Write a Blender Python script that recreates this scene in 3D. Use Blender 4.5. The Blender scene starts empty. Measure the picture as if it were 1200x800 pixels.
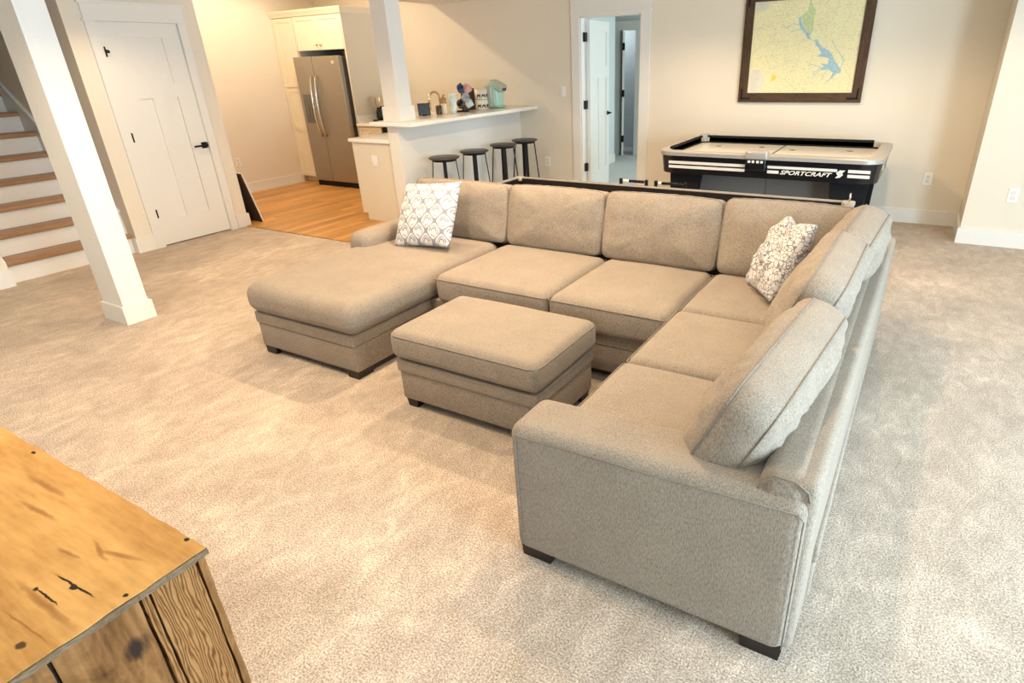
import bpy, math, random
from math import sin, cos, pi, radians, sqrt
from mathutils import Vector, Matrix, Euler, noise

random.seed(7)
SC = bpy.context.scene
COL = SC.collection

# ------------------------------------------------------------------ camera
def setup_camera():
    yaw, pitch, roll = -0.53511395, 0.43853623, -0.03128993
    cy, sy, cp, sp, cr, sr = cos(yaw), sin(yaw), cos(pitch), sin(pitch), cos(roll), sin(roll)
    fw = Vector((sy * cp, cy * cp, -sp))
    rt = Vector((cy, -sy, 0))
    up = rt.cross(fw)
    r2 = cr * rt + sr * up
    u2 = -sr * rt + cr * up
    cam = bpy.data.cameras.new('camera')
    cam.sensor_width = 36.0
    cam.lens = 700.841 / 1200 * 36
    cam.shift_x = -0.05
    cam.clip_start = 0.05
    ob = bpy.data.objects.new('camera', cam)
    m = Matrix((r2, u2, -fw)).transposed().to_4x4()
    m.translation = (0, 0, 1.61)
    ob.matrix_world = m
    COL.objects.link(ob)
    SC.camera = ob
setup_camera()

# ------------------------------------------------------------------ world, light, exposure
SC.view_settings.view_transform = 'Standard'
SC.view_settings.look = 'None'
SC.view_settings.exposure = -0.40
SC.view_settings.gamma = 1.0
SC.view_settings.use_curve_mapping = False
SC.cycles.use_denoising = True
SC.cycles.max_bounces = 10
SC.cycles.diffuse_bounces = 6
SC.cycles.sample_clamp_indirect = 6.0

w = bpy.data.worlds.new('world')
SC.world = w
w.use_nodes = True
w.node_tree.nodes['Background'].inputs[0].default_value = (0.75, 0.88, 1.0, 1)
w.node_tree.nodes['Background'].inputs[1].default_value = 1.0

def area(name, loc, rot, sx, sy, power, col):
    l = bpy.data.lights.new(name, 'AREA')
    l.shape = 'RECTANGLE'; l.size = sx; l.size_y = sy
    l.energy = power; l.color = col
    o = bpy.data.objects.new(name, l)
    o.location = loc; o.rotation_euler = rot
    COL.objects.link(o)
    return o
DAY = (0.63, 0.84, 1.0)
# daylight through the patio doors in the right wall and the windows behind the camera
area('daylight_right_near', (3.28, 0.9, 1.12), (0, radians(90), 0), 2.1, 2.2, 480, DAY)
area('daylight_right_far', (3.28, 3.85, 1.12), (0, radians(90), 0), 2.1, 1.7, 95, DAY)
area('daylight_back', (-1.6, -2.58, 1.3), (radians(90), 0, 0), 3.4, 1.6, 32, DAY)
# daylight in the bedroom beyond the open doorway
area('daylight_bedroom', (-1.2, 9.2, 1.4), (0, radians(90), 0), 1.4, 1.6, 75, (0.80, 0.95, 1.0))
area('closet_fill', (-5.3, 11.0, 2.3), (0, 0, 0), .4, .4, 9, (0.85, 0.95, 1.0))  # added fill lamp without a fixture, lifts the dark closet behind the far opening
WARM = (1.0, 0.745, 0.485)
CAN_SPOTS = [(-2.2, 1.4, 30), (-2.2, 3.3, 38), (-3.7, 0.9, 26), (-3.9, 3.3, 28), (-0.8, 2.4, 24),
             (-5.6, 2.7, 15), (-2.2, 5.6, 21), (-0.3, 5.3, 21)]
KITCHEN_SPOTS = [(-6.98, 5.55, 30), (-6.98, 4.75, 17), (-7.6, 5.0, 10)]

# ------------------------------------------------------------------ mesh helpers
class MB:
    def __init__(s):
        s.v = []; s.f = []; s.sm = []
    def add(s, vs, fs, smooth=False):
        o = len(s.v)
        s.v += [tuple(p) for p in vs]
        s.f += [tuple(i + o for i in f) for f in fs]
        s.sm += [smooth] * len(fs)
        return s
    def box(s, x0, x1, y0, y1, z0, z1, M=None):
        vs = [(x, y, z) for x in (x0, x1) for y in (y0, y1) for z in (z0, z1)]
        if M is not None: vs = [M @ Vector(p) for p in vs]
        fs = [(0, 1, 3, 2), (4, 6, 7, 5), (0, 4, 5, 1), (2, 3, 7, 6), (0, 2, 6, 4), (1, 5, 7, 3)]
        return s.add(vs, fs)
    def rbox(s, x0, x1, y0, y1, z0, z1, r=0.01, k=2, n=(1, 1, 1), deform=None, M=None, smooth=True):
        h = ((x1 - x0) / 2, (y1 - y0) / 2, (z1 - z0) / 2)
        c = Vector(((x0 + x1) / 2, (y0 + y1) / 2, (z0 + z1) / 2))
        ax = []
        for a in range(3):
            rr = min(r, h[a] * 0.999)
            lo = [-(h[a] - rr) - rr * math.tan(pi / 4 * (1 - i / k)) for i in range(k)]
            inn = h[a] - rr
            mid = [-inn + 2 * inn * i / n[a] for i in range(n[a] + 1)]
            ax.append(lo + mid + [-q for q in reversed(lo)])
        N = [len(q) for q in ax]
        idx = {}; vs = []; fs = []
        def V(i, j, l):
            key = (i, j, l)
            if key in idx: return idx[key]
            p = Vector((ax[0][i], ax[1][j], ax[2][l]))
            inner = Vector([max(-(h[a] - min(r, h[a] * .999)), min(h[a] - min(r, h[a] * .999), p[a])) for a in range(3)])
            d = p - inner
            if d.length > 1e-9:
                p = inner + d.normalized() * min(r, min(h) * .999)
            if deform: p = Vector(deform(p, h))
            p = p + c
            if M is not None: p = M @ p
            idx[key] = len(vs); vs.append(p)
            return idx[key]
        for i in range(N[0] - 1):
            for j in range(N[1] - 1):
                fs.append((V(i, j, 0), V(i, j + 1, 0), V(i + 1, j + 1, 0), V(i + 1, j, 0)))
                q = N[2] - 1
                fs.append((V(i, j, q), V(i + 1, j, q), V(i + 1, j + 1, q), V(i, j + 1, q)))
        for i in range(N[0] - 1):
            for l in range(N[2] - 1):
                fs.append((V(i, 0, l), V(i + 1, 0, l), V(i + 1, 0, l + 1), V(i, 0, l + 1)))
                q = N[1] - 1
                fs.append((V(i, q, l), V(i, q, l + 1), V(i + 1, q, l + 1), V(i + 1, q, l)))
        for j in range(N[1] - 1):
            for l in range(N[2] - 1):
                fs.append((V(0, j, l), V(0, j, l + 1), V(0, j + 1, l + 1), V(0, j + 1, l)))
                q = N[0] - 1
                fs.append((V(q, j, l), V(q, j + 1, l), V(q, j + 1, l + 1), V(q, j, l + 1)))
        return s.add(vs, fs, smooth)
    def tube(s, pts, r, seg=8, closed=False, smooth=True):
        pts = [Vector(p) for p in pts]
        n = len(pts)
        rs = r if isinstance(r, (list, tuple)) else [r] * n
        vs = []; fs = []
        prev = None
        for i, p in enumerate(pts):
            if closed: t = pts[(i + 1) % n] - pts[i - 1]
            else: t = pts[min(i + 1, n - 1)] - pts[max(i - 1, 0)]
            t.normalize()
            if prev is None:
                a = Vector((0, 0, 1)) if abs(t.z) < .9 else Vector((1, 0, 0))
                u = t.cross(a).normalized()
            else:
                u = (prev - t * prev.dot(t)).normalized()
            prev = u
            b = t.cross(u)
            for q in range(seg):
                an = 2 * pi * q / seg
                vs.append(p + (u * cos(an) + b * sin(an)) * rs[i])
        m = n if closed else n - 1
        for i in range(m):
            for q in range(seg):
                a0 = i * seg + q; a1 = i * seg + (q + 1) % seg
                b0 = ((i + 1) % n) * seg + q; b1 = ((i + 1) % n) * seg + (q + 1) % seg
                fs.append((a0, a1, b1, b0))
        if not closed:
            fs.append(tuple(reversed(range(seg))))
            fs.append(tuple(range((n - 1) * seg, n * seg)))
        return s.add(vs, fs, smooth)
    def lathe(s, prof, c=(0, 0, 0), seg=20, M=None, smooth=True):
        vs = []; fs = []
        for (r, z) in prof:
            for q in range(seg):
                an = 2 * pi * q / seg
                p = Vector((r * cos(an), r * sin(an), z))
                if M is not None: p = M @ p
                vs.append(p + Vector(c))
        n = len(prof)
        for i in range(n - 1):
            for q in range(seg):
                fs.append((i * seg + q, i * seg + (q + 1) % seg, (i + 1) * seg + (q + 1) % seg, (i + 1) * seg + q))
        if prof[0][0] > 1e-5: fs.append(tuple(reversed(range(seg))))
        if prof[-1][0] > 1e-5: fs.append(tuple(range((n - 1) * seg, n * seg)))
        return s.add(vs, fs, smooth)
    def prism(s, poly, a0, a1, axis='y', smooth=False):
        """extrude a 2-D polygon along an axis (poly in the two other axes, in order)"""
        n = len(poly)
        def P(p, a):
            return {'x': (a, p[0], p[1]), 'y': (p[0], a, p[1]), 'z': (p[0], p[1], a)}[axis]
        vs = [P(p, a0) for p in poly] + [P(p, a1) for p in poly]
        fs = [tuple(reversed(range(n))), tuple(range(n, 2 * n))]
        fs += [(i, (i + 1) % n, (i + 1) % n + n, i + n) for i in range(n)]
        if smooth:
            s.add(vs, fs[2:], True); return s.add(vs, fs[:2], False)
        return s.add(vs, fs)

def build(name, mb, mat, base=(0, 0, 0)):
    me = bpy.data.meshes.new(name)
    b = Vector(base)
    me.from_pydata([Vector(p) - b for p in mb.v], [], mb.f)
    me.polygons.foreach_set('use_smooth', mb.sm)
    # consistent outward normals
    import bmesh
    bm = bmesh.new(); bm.from_mesh(me)
    bmesh.ops.recalc_face_normals(bm, faces=bm.faces)
    bm.to_mesh(me); bm.free()
    if mat: me.materials.append(mat)
    o = bpy.data.objects.new(name, me)
    COL.objects.link(o)
    return o

def thing(name, label, cat, loc, group=None):
    o = bpy.data.objects.new(name, None)
    o.empty_display_size = 0.05
    o.location = loc
    o['label'] = label; o['category'] = cat
    if group: o['group'] = group
    COL.objects.link(o)
    o['_b'] = list(loc)
    return o
def base_of(o):
    while o.parent is not None: o = o.parent
    return Vector(o.location)
def part(name, mb, mat, parent, label=None):
    o = build(name, mb, mat, base_of(parent))
    o.parent = parent
    if label: o['label'] = label
    return o
def single(name, mb, mat, label, cat, loc, group=None):
    o = build(name, mb, mat, loc)
    o.location = loc
    o['label'] = label; o['category'] = cat
    if group: o['group'] = group
    return o
def struct(name, mb, mat, label=None):
    o = build(name, mb, mat)
    o['kind'] = 'structure'
    if label: o['label'] = label
    return o
def dup(root, loc, label=None):
    r = root.copy(); COL.objects.link(r); r.location = loc
    if label: r['label'] = label
    for ch in list(root.children):
        c = ch.copy(); COL.objects.link(c); c.parent = r
        for g in list(ch.children):
            d = g.copy(); COL.objects.link(d); d.parent = c
    return r

# ------------------------------------------------------------------ material helpers
class NT:
    def __init__(s, name):
        s.m = bpy.data.materials.new(name); s.m.use_nodes = True
        s.t = s.m.node_tree; s.b = s.t.nodes['Principled BSDF']
    def n(s, typ, **kw):
        nd = s.t.nodes.new(typ)
        for k, v in kw.items():
            if k.startswith('_'): setattr(nd, k[1:], v)
            else: nd.inputs[k.replace('__', ' ')].default_value = v
        return nd
    def l(s, a, b): s.t.links.new(a, b)
    def coord(s, scale=(1, 1, 1), rot=(0, 0, 0), loc=(0, 0, 0)):
        tc = s.n('ShaderNodeTexCoord'); mp = s.n('ShaderNodeMapping')
        mp.inputs['Scale'].default_value = scale; mp.inputs['Rotation'].default_value = rot
        mp.inputs['Location'].default_value = loc
        s.l(tc.outputs['Object'], mp.inputs[0]); return mp.outputs[0]
    def noise(s, vec, scale, detail=4, rough=.55, dist=0.0):
        nd = s.n('ShaderNodeTexNoise'); nd.inputs['Scale'].default_value = scale
        nd.inputs['Detail'].default_value = detail; nd.inputs['Roughness'].default_value = rough
        nd.inputs['Distortion'].default_value = dist
        s.l(vec, nd.inputs['Vector']); return nd.outputs['Fac']
    def ramp(s, fac, stops):
        nd = s.n('ShaderNodeValToRGB'); cr = nd.color_ramp
        while len(cr.elements) < len(stops): cr.elements.new(0.5)
        for e, (p, c) in zip(cr.elements, stops):
            e.position = p; e.color = (*c, 1) if len(c) == 3 else c
        s.l(fac, nd.inputs[0]); return nd.outputs[0]
    def mix(s, fac, a, b, mode='MIX'):
        nd = s.n('ShaderNodeMix', _data_type='RGBA', _blend_type=mode)
        for sock, v in ((nd.inputs[0], fac), (nd.inputs[6], a), (nd.inputs[7], b)):
            if hasattr(v, 'links'): s.l(v, sock)
            elif isinstance(v, (int, float)): sock.default_value = v
            else: sock.default_value = (*v, 1)
        return nd.outputs[2]
    def math(s, op, a, b=None, c=None):
        nd = s.n('ShaderNodeMath', _operation=op)
        for i, v in enumerate((a, b, c)):
            if v is None: continue
            if hasattr(v, 'links'): s.l(v, nd.inputs[i])
            else: nd.inputs[i].default_value = v
        return nd.outputs[0]
    def bump(s, h, strength=.3, dist=.01):
        nd = s.n('ShaderNodeBump'); nd.inputs['Strength'].default_value = strength
        nd.inputs['Distance'].default_value = dist
        s.l(h, nd.inputs['Height']); s.l(nd.outputs[0], s.b.inputs['Normal'])
    def col(s, c):
        if hasattr(c, 'links'): s.l(c, s.b.inputs['Base Color'])
        else: s.b.inputs['Base Color'].default_value = (*c, 1)
    def set(s, **kw):
        for k, v in kw.items(): s.b.inputs[k.replace('__', ' ')].default_value = v
        return s.m

def plain(name, c, rough=.5, metal=0.0, var=0.03, bump=0.0, scale=30):
    t = NT(name)
    v = t.coord()
    f = t.noise(v, scale, 3)
    t.col(t.ramp(f, [(0.3, tuple(x * (1 - var) for x in c)), (0.7, tuple(min(1, x * (1 + var)) for x in c))]))
    if bump: t.bump(f, bump, .002)
    return t.set(Roughness=rough, Metallic=metal)

def wall_mat(name, c):
    t = NT(name); v = t.coord()
    f = t.noise(v, 220, 2)
    g = t.noise(v, 1.2, 2)
    t.col(t.ramp(g, [(.3, tuple(x * .98 for x in c)), (.7, tuple(min(1, x * 1.02) for x in c))]))
    t.bump(f, .08, .001)
    return t.set(Roughness=.75)

def carpet_mat():
    t = NT('carpet'); v = t.coord()
    big = t.noise(v, 1.6, 4, .6, .6)
    med = t.noise(t.coord((1, .55, 1), (0, 0, .5)), 13, 6, .72, .7)
    fine = t.noise(v, 165, 3, .75)
    fin2 = t.noise(v, 260, 2, .7)
    c1 = t.ramp(fine, [(.34, (.17, .132, .095)), (.49, (.425, .342, .268)), (.64, (.70, .60, .50))])
    c2 = t.ramp(t.math('MULTIPLY_ADD', big, .45, t.math('MULTIPLY', med, .55)), [(.38, (.80, .785, .76)), (.49, (.95, .95, .95)), (.56, (1.10, 1.10, 1.10)), (.62, (1.34, 1.34, 1.34))])
    t.col(t.mix(1.0, c1, c2, 'MULTIPLY'))
    hh = t.math('ADD', t.math('MULTIPLY', fine, .6), t.math('ADD', t.math('MULTIPLY', fin2, .4), t.math('MULTIPLY', med, 1.4)))
    t.bump(hh, .5, .010)
    return t.set(Roughness=1.0, Sheen__Weight=.12, Sheen__Roughness=.6, Specular__IOR__Level=.15)

def fabric_mat(name, dark, light, scale=420):
    t = NT(name); v = t.coord()
    a = t.noise(v, scale, 2, .7)
    st = t.noise(t.coord((1, 1, .25)), scale * .7, 2, .6)
    b = t.noise(v, 7, 3)
    m = t.math('MULTIPLY_ADD', st, .45, t.math('MULTIPLY', a, .55))
    c = t.ramp(m, [(.34, dark), (.5, tuple((x + y) / 2 for x, y in zip(dark, light))), (.66, light)])
    sh = t.ramp(b, [(.3, (.93, .93, .93)), (.7, (1.05, 1.05, 1.05))])
    t.col(t.mix(1.0, c, sh, 'MULTIPLY'))
    t.bump(m, .25, .003)
    return t.set(Roughness=.95, Sheen__Weight=.06, Sheen__Roughness=.5, Specular__IOR__Level=.25)

def wood_mat(name, cols, axis='x', scale=6, stretch=.12, rough=.45, fine=.35, dist=1.2, bump=.15, tonevar=.22):
    t = NT(name)
    sc = {'x': (stretch, 1, 1), 'y': (1, stretch, 1), 'z': (1, 1, stretch)}[axis]
    oi = t.n('ShaderNodeObjectInfo')
    tc = t.n('ShaderNodeTexCoord'); mp = t.n('ShaderNodeMapping'); mp.inputs['Scale'].default_value = sc
    t.l(tc.outputs['Object'], mp.inputs[0])
    ad = t.n('ShaderNodeVectorMath', _operation='ADD')
    t.l(mp.outputs[0], ad.inputs[0])
    rm = t.n('ShaderNodeVectorMath', _operation='SCALE'); rm.inputs[0].default_value = (17.3, 9.1, 5.7)
    t.l(oi.outputs['Random'], rm.inputs['Scale']); t.l(rm.outputs[0], ad.inputs[1])
    v = ad.outputs[0]
    a = t.noise(v, scale, 5, .6, dist)
    b = t.noise(v, scale * 14, 3, .6, .2)
    m = t.math('MULTIPLY_ADD', b, fine, t.math('MULTIPLY', a, 1 - fine))
    c = t.ramp(m, [(.3 + .4 * i / (len(cols) - 1), cc) for i, cc in enumerate(cols)])
    tone = t.math('MULTIPLY_ADD', oi.outputs['Random'], tonevar, 1 - tonevar / 2)
    tn = t.n('ShaderNodeCombineColor')
    for i in range(3): t.l(tone, tn.inputs[i])
    t.col(t.mix(1.0, c, tn.outputs[0], 'MULTIPLY'))
    t.bump(m, bump, .003)
    return t.set(Roughness=rough, Specular__IOR__Level=.3)

M = {}
M['wall'] = wall_mat('wall_paint', (.74, .675, .565))
M['white'] = plain('white_trim_paint', (.76, .745, .70), .35, var=.01)
M['ceiling'] = plain('ceiling_paint', (.74, .71, .64), .8, var=.01)
M['carpet'] = carpet_mat()
M['sofa'] = fabric_mat('sofa_fabric', (.140, .114, .089), (.415, .350, .280))
M['welt'] = fabric_mat('sofa_welt', (.13, .108, .085), (.30, .255, .205))
M['blackfoot'] = plain('espresso_wood', (.010, .006, .005), .4)
M['floorwood'] = wood_mat('oak_floor', [(.36, .165, .045), (.54, .275, .08), (.66, .37, .125)], 'y', 7, .10, .34, .3, tonevar=.42)
M['tread'] = wood_mat('oak_tread', [(.22, .115, .05), (.37, .205, .10), (.48, .29, .15)], 'y', 9, .08, .4)
M['steel'] = plain('stainless_steel', (.36, .325, .275), .36, .7, .03)
M['chrome'] = plain('brushed_nickel', (.72, .68, .60), .18, 1.0, .02)
M['black'] = plain('matte_black', (.008, .008, .009), .6)
M['black'].node_tree.nodes['Principled BSDF'].inputs['Specular IOR Level'].default_value = .2
M['blackgloss'] = plain('gloss_black', (.008, .008, .010), .22)
M['cab'] = plain('cabinet_cream', (.80, .74, .60), .42, var=.012)
M['cabgrey'] = plain('cabinet_side', (.72, .665, .55), .5, var=.012)
M['quartz'] = plain('white_quartz', (.86, .84, .79), .15, var=.04, scale=60)
M['plastic'] = plain('white_plastic', (.85, .83, .78), .35, var=.01)
M['silver'] = plain('silver_plastic', (.42, .39, .35), .32, .2, .03)
M['playwhite'] = plain('white_playfield', (.84, .80, .72), .2, var=.01)
M['playorange'] = wood_mat('shuffleboard_wood', [(.62, .30, .12), (.72, .38, .17), (.78, .45, .22)], 'x', 8, .1, .25)
M['grey'] = plain('dark_grey_panel', (.075, .072, .068), .5)
M['panelgrey'] = plain('mid_grey_panel', (.15, .145, .135), .5)
M['railgrey'] = plain('rail_grey', (.26, .25, .23), .4)
M['bedwall'] = wall_mat('bedroom_paint', (.62, .66, .66))
M['bedfloor'] = plain('bedroom_carpet', (.56, .56, .54), .95, var=.18, scale=60, bump=.3)

# ------------------------------------------------------------------ room shell
CEIL = 2.34
KCEIL = 2.96
X_L, X_R, Y_B, Y_F = -6.56, 3.2, -2.5, 7.05     # door wall, right wall, wall behind camera, map wall
def shell():
    m = MB(); m.box(-10.6, X_R + .1, Y_B - .1, Y_F + .12, -.10, 0)
    struct('floor', m, M['carpet'], 'beige carpet floor')
    # oak floor of the kitchen: planks running away from the camera, flush boards on a thin bed
    fl = MB(); fl.box(-8.35, -4.89, 4.03, 7.05, 0.0, .003)
    k = struct('floor.001', fl, M['tread'], 'honey oak plank floor of the kitchen')
    pw = .115; meshes = {}
    x = -8.35; row = 0
    rng = random.Random(3)
    while x < -4.9:
        x1 = min(x + pw, -4.89)
        y = 4.03; first = True
        while y < 7.04:
            ln = rng.choice((.9, 1.2, 1.5)) if not first else rng.choice((.4, .7, 1.0, 1.3))
            first = False
            y1 = min(y + ln, 7.05)
            key = (round(x1 - x, 3), round(y1 - y, 3))
            if key not in meshes:
                b = MB(); b.box(0, key[0] - .0025, 0, key[1] - .0025, .002, .010)
                o = build('plank', b, M['floorwood']); meshes[key] = o.data
            else:
                o = bpy.data.objects.new('plank', meshes[key]); COL.objects.link(o)
            o.location = (x, y, 0); o.parent = k
            y = y1
        x = x1; row += 1
    # low ceiling over the living room and the bar, higher ceiling over the kitchen, open stairwell
    m = MB()
    m.box(X_L - .1, X_R + .1, Y_B - .1, 4.07, CEIL, CEIL + .5)
    m.box(-6.05, X_R + .1, 4.07, Y_F + .12, CEIL, CEIL + .5)
    m.box(-8.5, X_L - .1, 2.98, 4.07, CEIL, CEIL + .5)
    m.box(-8.5, -6.05, 4.07, Y_F + .12, KCEIL, KCEIL + .1)
    struct('ceiling', m, M['ceiling'])
    # map wall with a doorway
    m = MB()
    m.box(-8.5, -6.05, Y_F, Y_F + .12, 0, KCEIL); m.box(-6.05, -3.82, Y_F, Y_F + .12, 0, CEIL)
    m.box(-3.02, .42, Y_F, Y_F + .12, 0, CEIL)
    m.box(-3.82, -3.02, Y_F, Y_F + .12, 2.075, CEIL)
    struct('wall_back', m, M['wall'])
    # jut at the right end of the map wall
    m = MB(); m.box(.42, X_R + .1, 6.42, Y_F + .12, 0, CEIL)
    struct('wall_right_jut', m, M['wall'])
    # right wall with two patio door openings
    m = MB()
    m.box(X_R, X_R + .12, Y_B - .1, -.25, 0, CEIL)
    m.box(X_R, X_R + .12, 2.05, 2.95, 0, CEIL)
    m.box(X_R, X_R + .12, 4.75, 6.42, 0, CEIL)
    m.box(X_R, X_R + .12, -.25, 2.05, 2.2, CEIL)
    m.box(X_R, X_R + .12, 2.95, 4.75, 2.2, CEIL)
    struct('wall_right', m, M['wall'])
    # wall behind the camera with a window opening
    m = MB()
    m.box(-6.7, -3.4, Y_B - .12, Y_B, 0, CEIL)
    m.box(.2, X_R + .1, Y_B - .12, Y_B, 0, CEIL)
    m.box(-3.4, .2, Y_B - .12, Y_B, 0, .45)
    m.box(-3.4, .2, Y_B - .12, Y_B, 2.15, CEIL)
    struct('wall_front', m, M['wall'])
    # door wall (closet door opening 3.13..3.84)
    m = MB()
    m.box(X_L - .12, X_L, 2.88, 3.115, 0, CEIL)
    m.box(X_L - .12, X_L, 3.855, 4.07, 0, CEIL)
    m.box(X_L - .12, X_L, 3.115, 3.855, 2.045, CEIL)
    m.box(-8.5, X_L - .12, 3.95, 4.07, 0, CEIL)
    struct('wall_left', m, M['wall'])
    m = MB(); m.box(-10.6, X_L - .12, 2.88, 2.98, 0, 4.2)
    struct('wall_stair_far', m, M['wall'])
    m = MB(); m.box(-10.6, X_L + .04, 1.70, 1.82, 0, CEIL); m.box(-10.6, X_L, 1.70, 1.82, CEIL, 4.2)
    struct('wall_stair_near', m, M['wall'])
    m = MB(); m.box(-6.7, X_L + .04, Y_B, 1.70, 0, CEIL); struct('wall_left.001', m, M['wall'])
    m = MB(); m.box(-10.7, -10.6, 1.7, 2.98, 0, 4.2); struct('wall_stair_end', m, M['wall'])
    m = MB(); m.box(-10.7, X_L - .1, 1.7, 2.98, 4.2, 4.3); struct('ceiling.002', m, M['ceiling'])
    m = MB(); m.box(X_L - .1, X_L, 1.82, 2.88, CEIL, 4.2); struct('wall_stair_header', m, M['wall'])
    m = MB(); m.box(-8.47, -8.35, 4.07, 7.05, 0, KCEIL)
    struct('wall_kitchen', m, M['wall'])
    # baseboards
    def bb(nm, *boxes):
        m = MB()
        for b in boxes: m.box(*b)
        return struct(nm, m, M['white'])
    bb('baseboard_back', (-4.72, -3.93, 7.033, 7.05, 0, .14), (-2.90, .42, 7.033, 7.05, 0, .14))
    bb('baseboard_jut', (.403, .42, 6.403, 7.035, 0, .14), (.42, X_R, 6.403, 6.42, 0, .14))
    bb('baseboard_left', (X_L, X_L + .018, 2.88, 3.036, 0, .14), (X_L - .14, X_L + .018, 2.862, 2.88, 0, .14),
       (X_L, X_L + .018, 3.93, 4.07, 0, .14), (X_L - .5, X_L + .018, 4.07, 4.088, 0, .14))
    bb('baseboard_kitchen', (-8.35, -8.335, 4.07, 6.25, 0, .14), (-8.335, -8.322, 4.07, 6.25, 0.01, .03))
    bb('baseboard_stair', (X_L + .04, X_L + .058, Y_B, 1.82, 0, .15), (X_L - .03, X_L + .058, 1.82, 1.838, 0, .15))
shell()

# ------------------------------------------------------------------ doors and casings
def shaker_panels(m, x, y0, y1, z0, z1, rails, depth=.006):
    pass
def closet_door():
    m = MB()
    xf = X_L - .008
    # slab: stiles, rails and recessed panels
    y0, y1, z0, z1 = 3.126, 3.845, .012, 2.044
    P = [(3.302, 3.678, 1.517, 1.918), (3.300, 3.430, .255, 1.395), (3.545, 3.672, .255, 1.395)]
    def B(a, b, c, d, x=xf): m.box(xf - .036, x, a, b, c, d)
    B(y0, 3.301, z0, z1); B(3.676, y1, z0, z1)
    B(3.301, 3.676, 1.918, z1); B(3.301, 3.676, 1.395, 1.517); B(3.301, 3.676, z0, .255)
    B(3.430, 3.545, .255, 1.395)
    for p in P: B(p[0] - .002, p[1] + .002, p[2] - .002, p[3] + .002, xf - .016)
    d = struct('door_1', m, M['white'], 'white closet door with one wide panel over two tall ones')
    def pt(name, mb, mat, label=None):
        o = build(name, mb, mat); o.parent = d
        if label: o['label'] = label
        return o
    h = MB(); h.rbox(xf, xf + .008, 3.775, 3.845 - .012, .885, .945, .003); 
    h.tube([(xf + .004, 3.80, .915), (xf + .05, 3.80, .915)], .011)
    h.rbox(xf + .040, xf + .054, 3.675, 3.812, .906, .924, .005)
    pt('door_handle', h, M['black'], 'matte black square lever handle')
    for z in (1.80, 1.06, .33):
        g = MB(); g.tube([(xf + .006, 3.128, z - .045), (xf + .006, 3.128, z + .045)], .0075); g.box(xf - .004, xf + .002, 3.128, 3.150, z - .042, z + .042)
        pt('hinge', g, M['black'])
    s = MB(); s.tube([(xf, 3.155, 1.815), (xf + .05, 3.135, 1.80)], .006); s.tube([(xf + .05, 3.125, 1.80), (xf + .05, 3.15, 1.80)], .012)
    pt('door_stop', s, M['black'])
    k = MB(); k.box(xf - .001, xf + .003, 3.838, 3.85, .89, .94); pt('strike_plate', k, M['black'])
    dk = MB(); dk.box(X_L - .11, X_L - .06, 3.115, 3.855, 0, 2.045)
    struct('trim_3', dk, M['white'], 'jamb lining behind the closet door')
    c = MB(); xo = X_L + .02
    c.box(X_L - .07, xo, 3.035, 3.122, 0, 2.046); c.box(X_L - .07, xo, 3.848, 3.925, 0, 2.046)
    c.box(X_L, xo + .004, 3.035, 3.925, 2.062, 2.185)
    c.box(X_L, xo + .014, 3.022, 3.938, 2.046, 2.062)
    c.box(X_L, xo + .020, 3.015, 3.945, 2.185, 2.205)
    struct('trim_1', c, M['white'], 'white casing with flat header around closet door')
closet_door()

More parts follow.
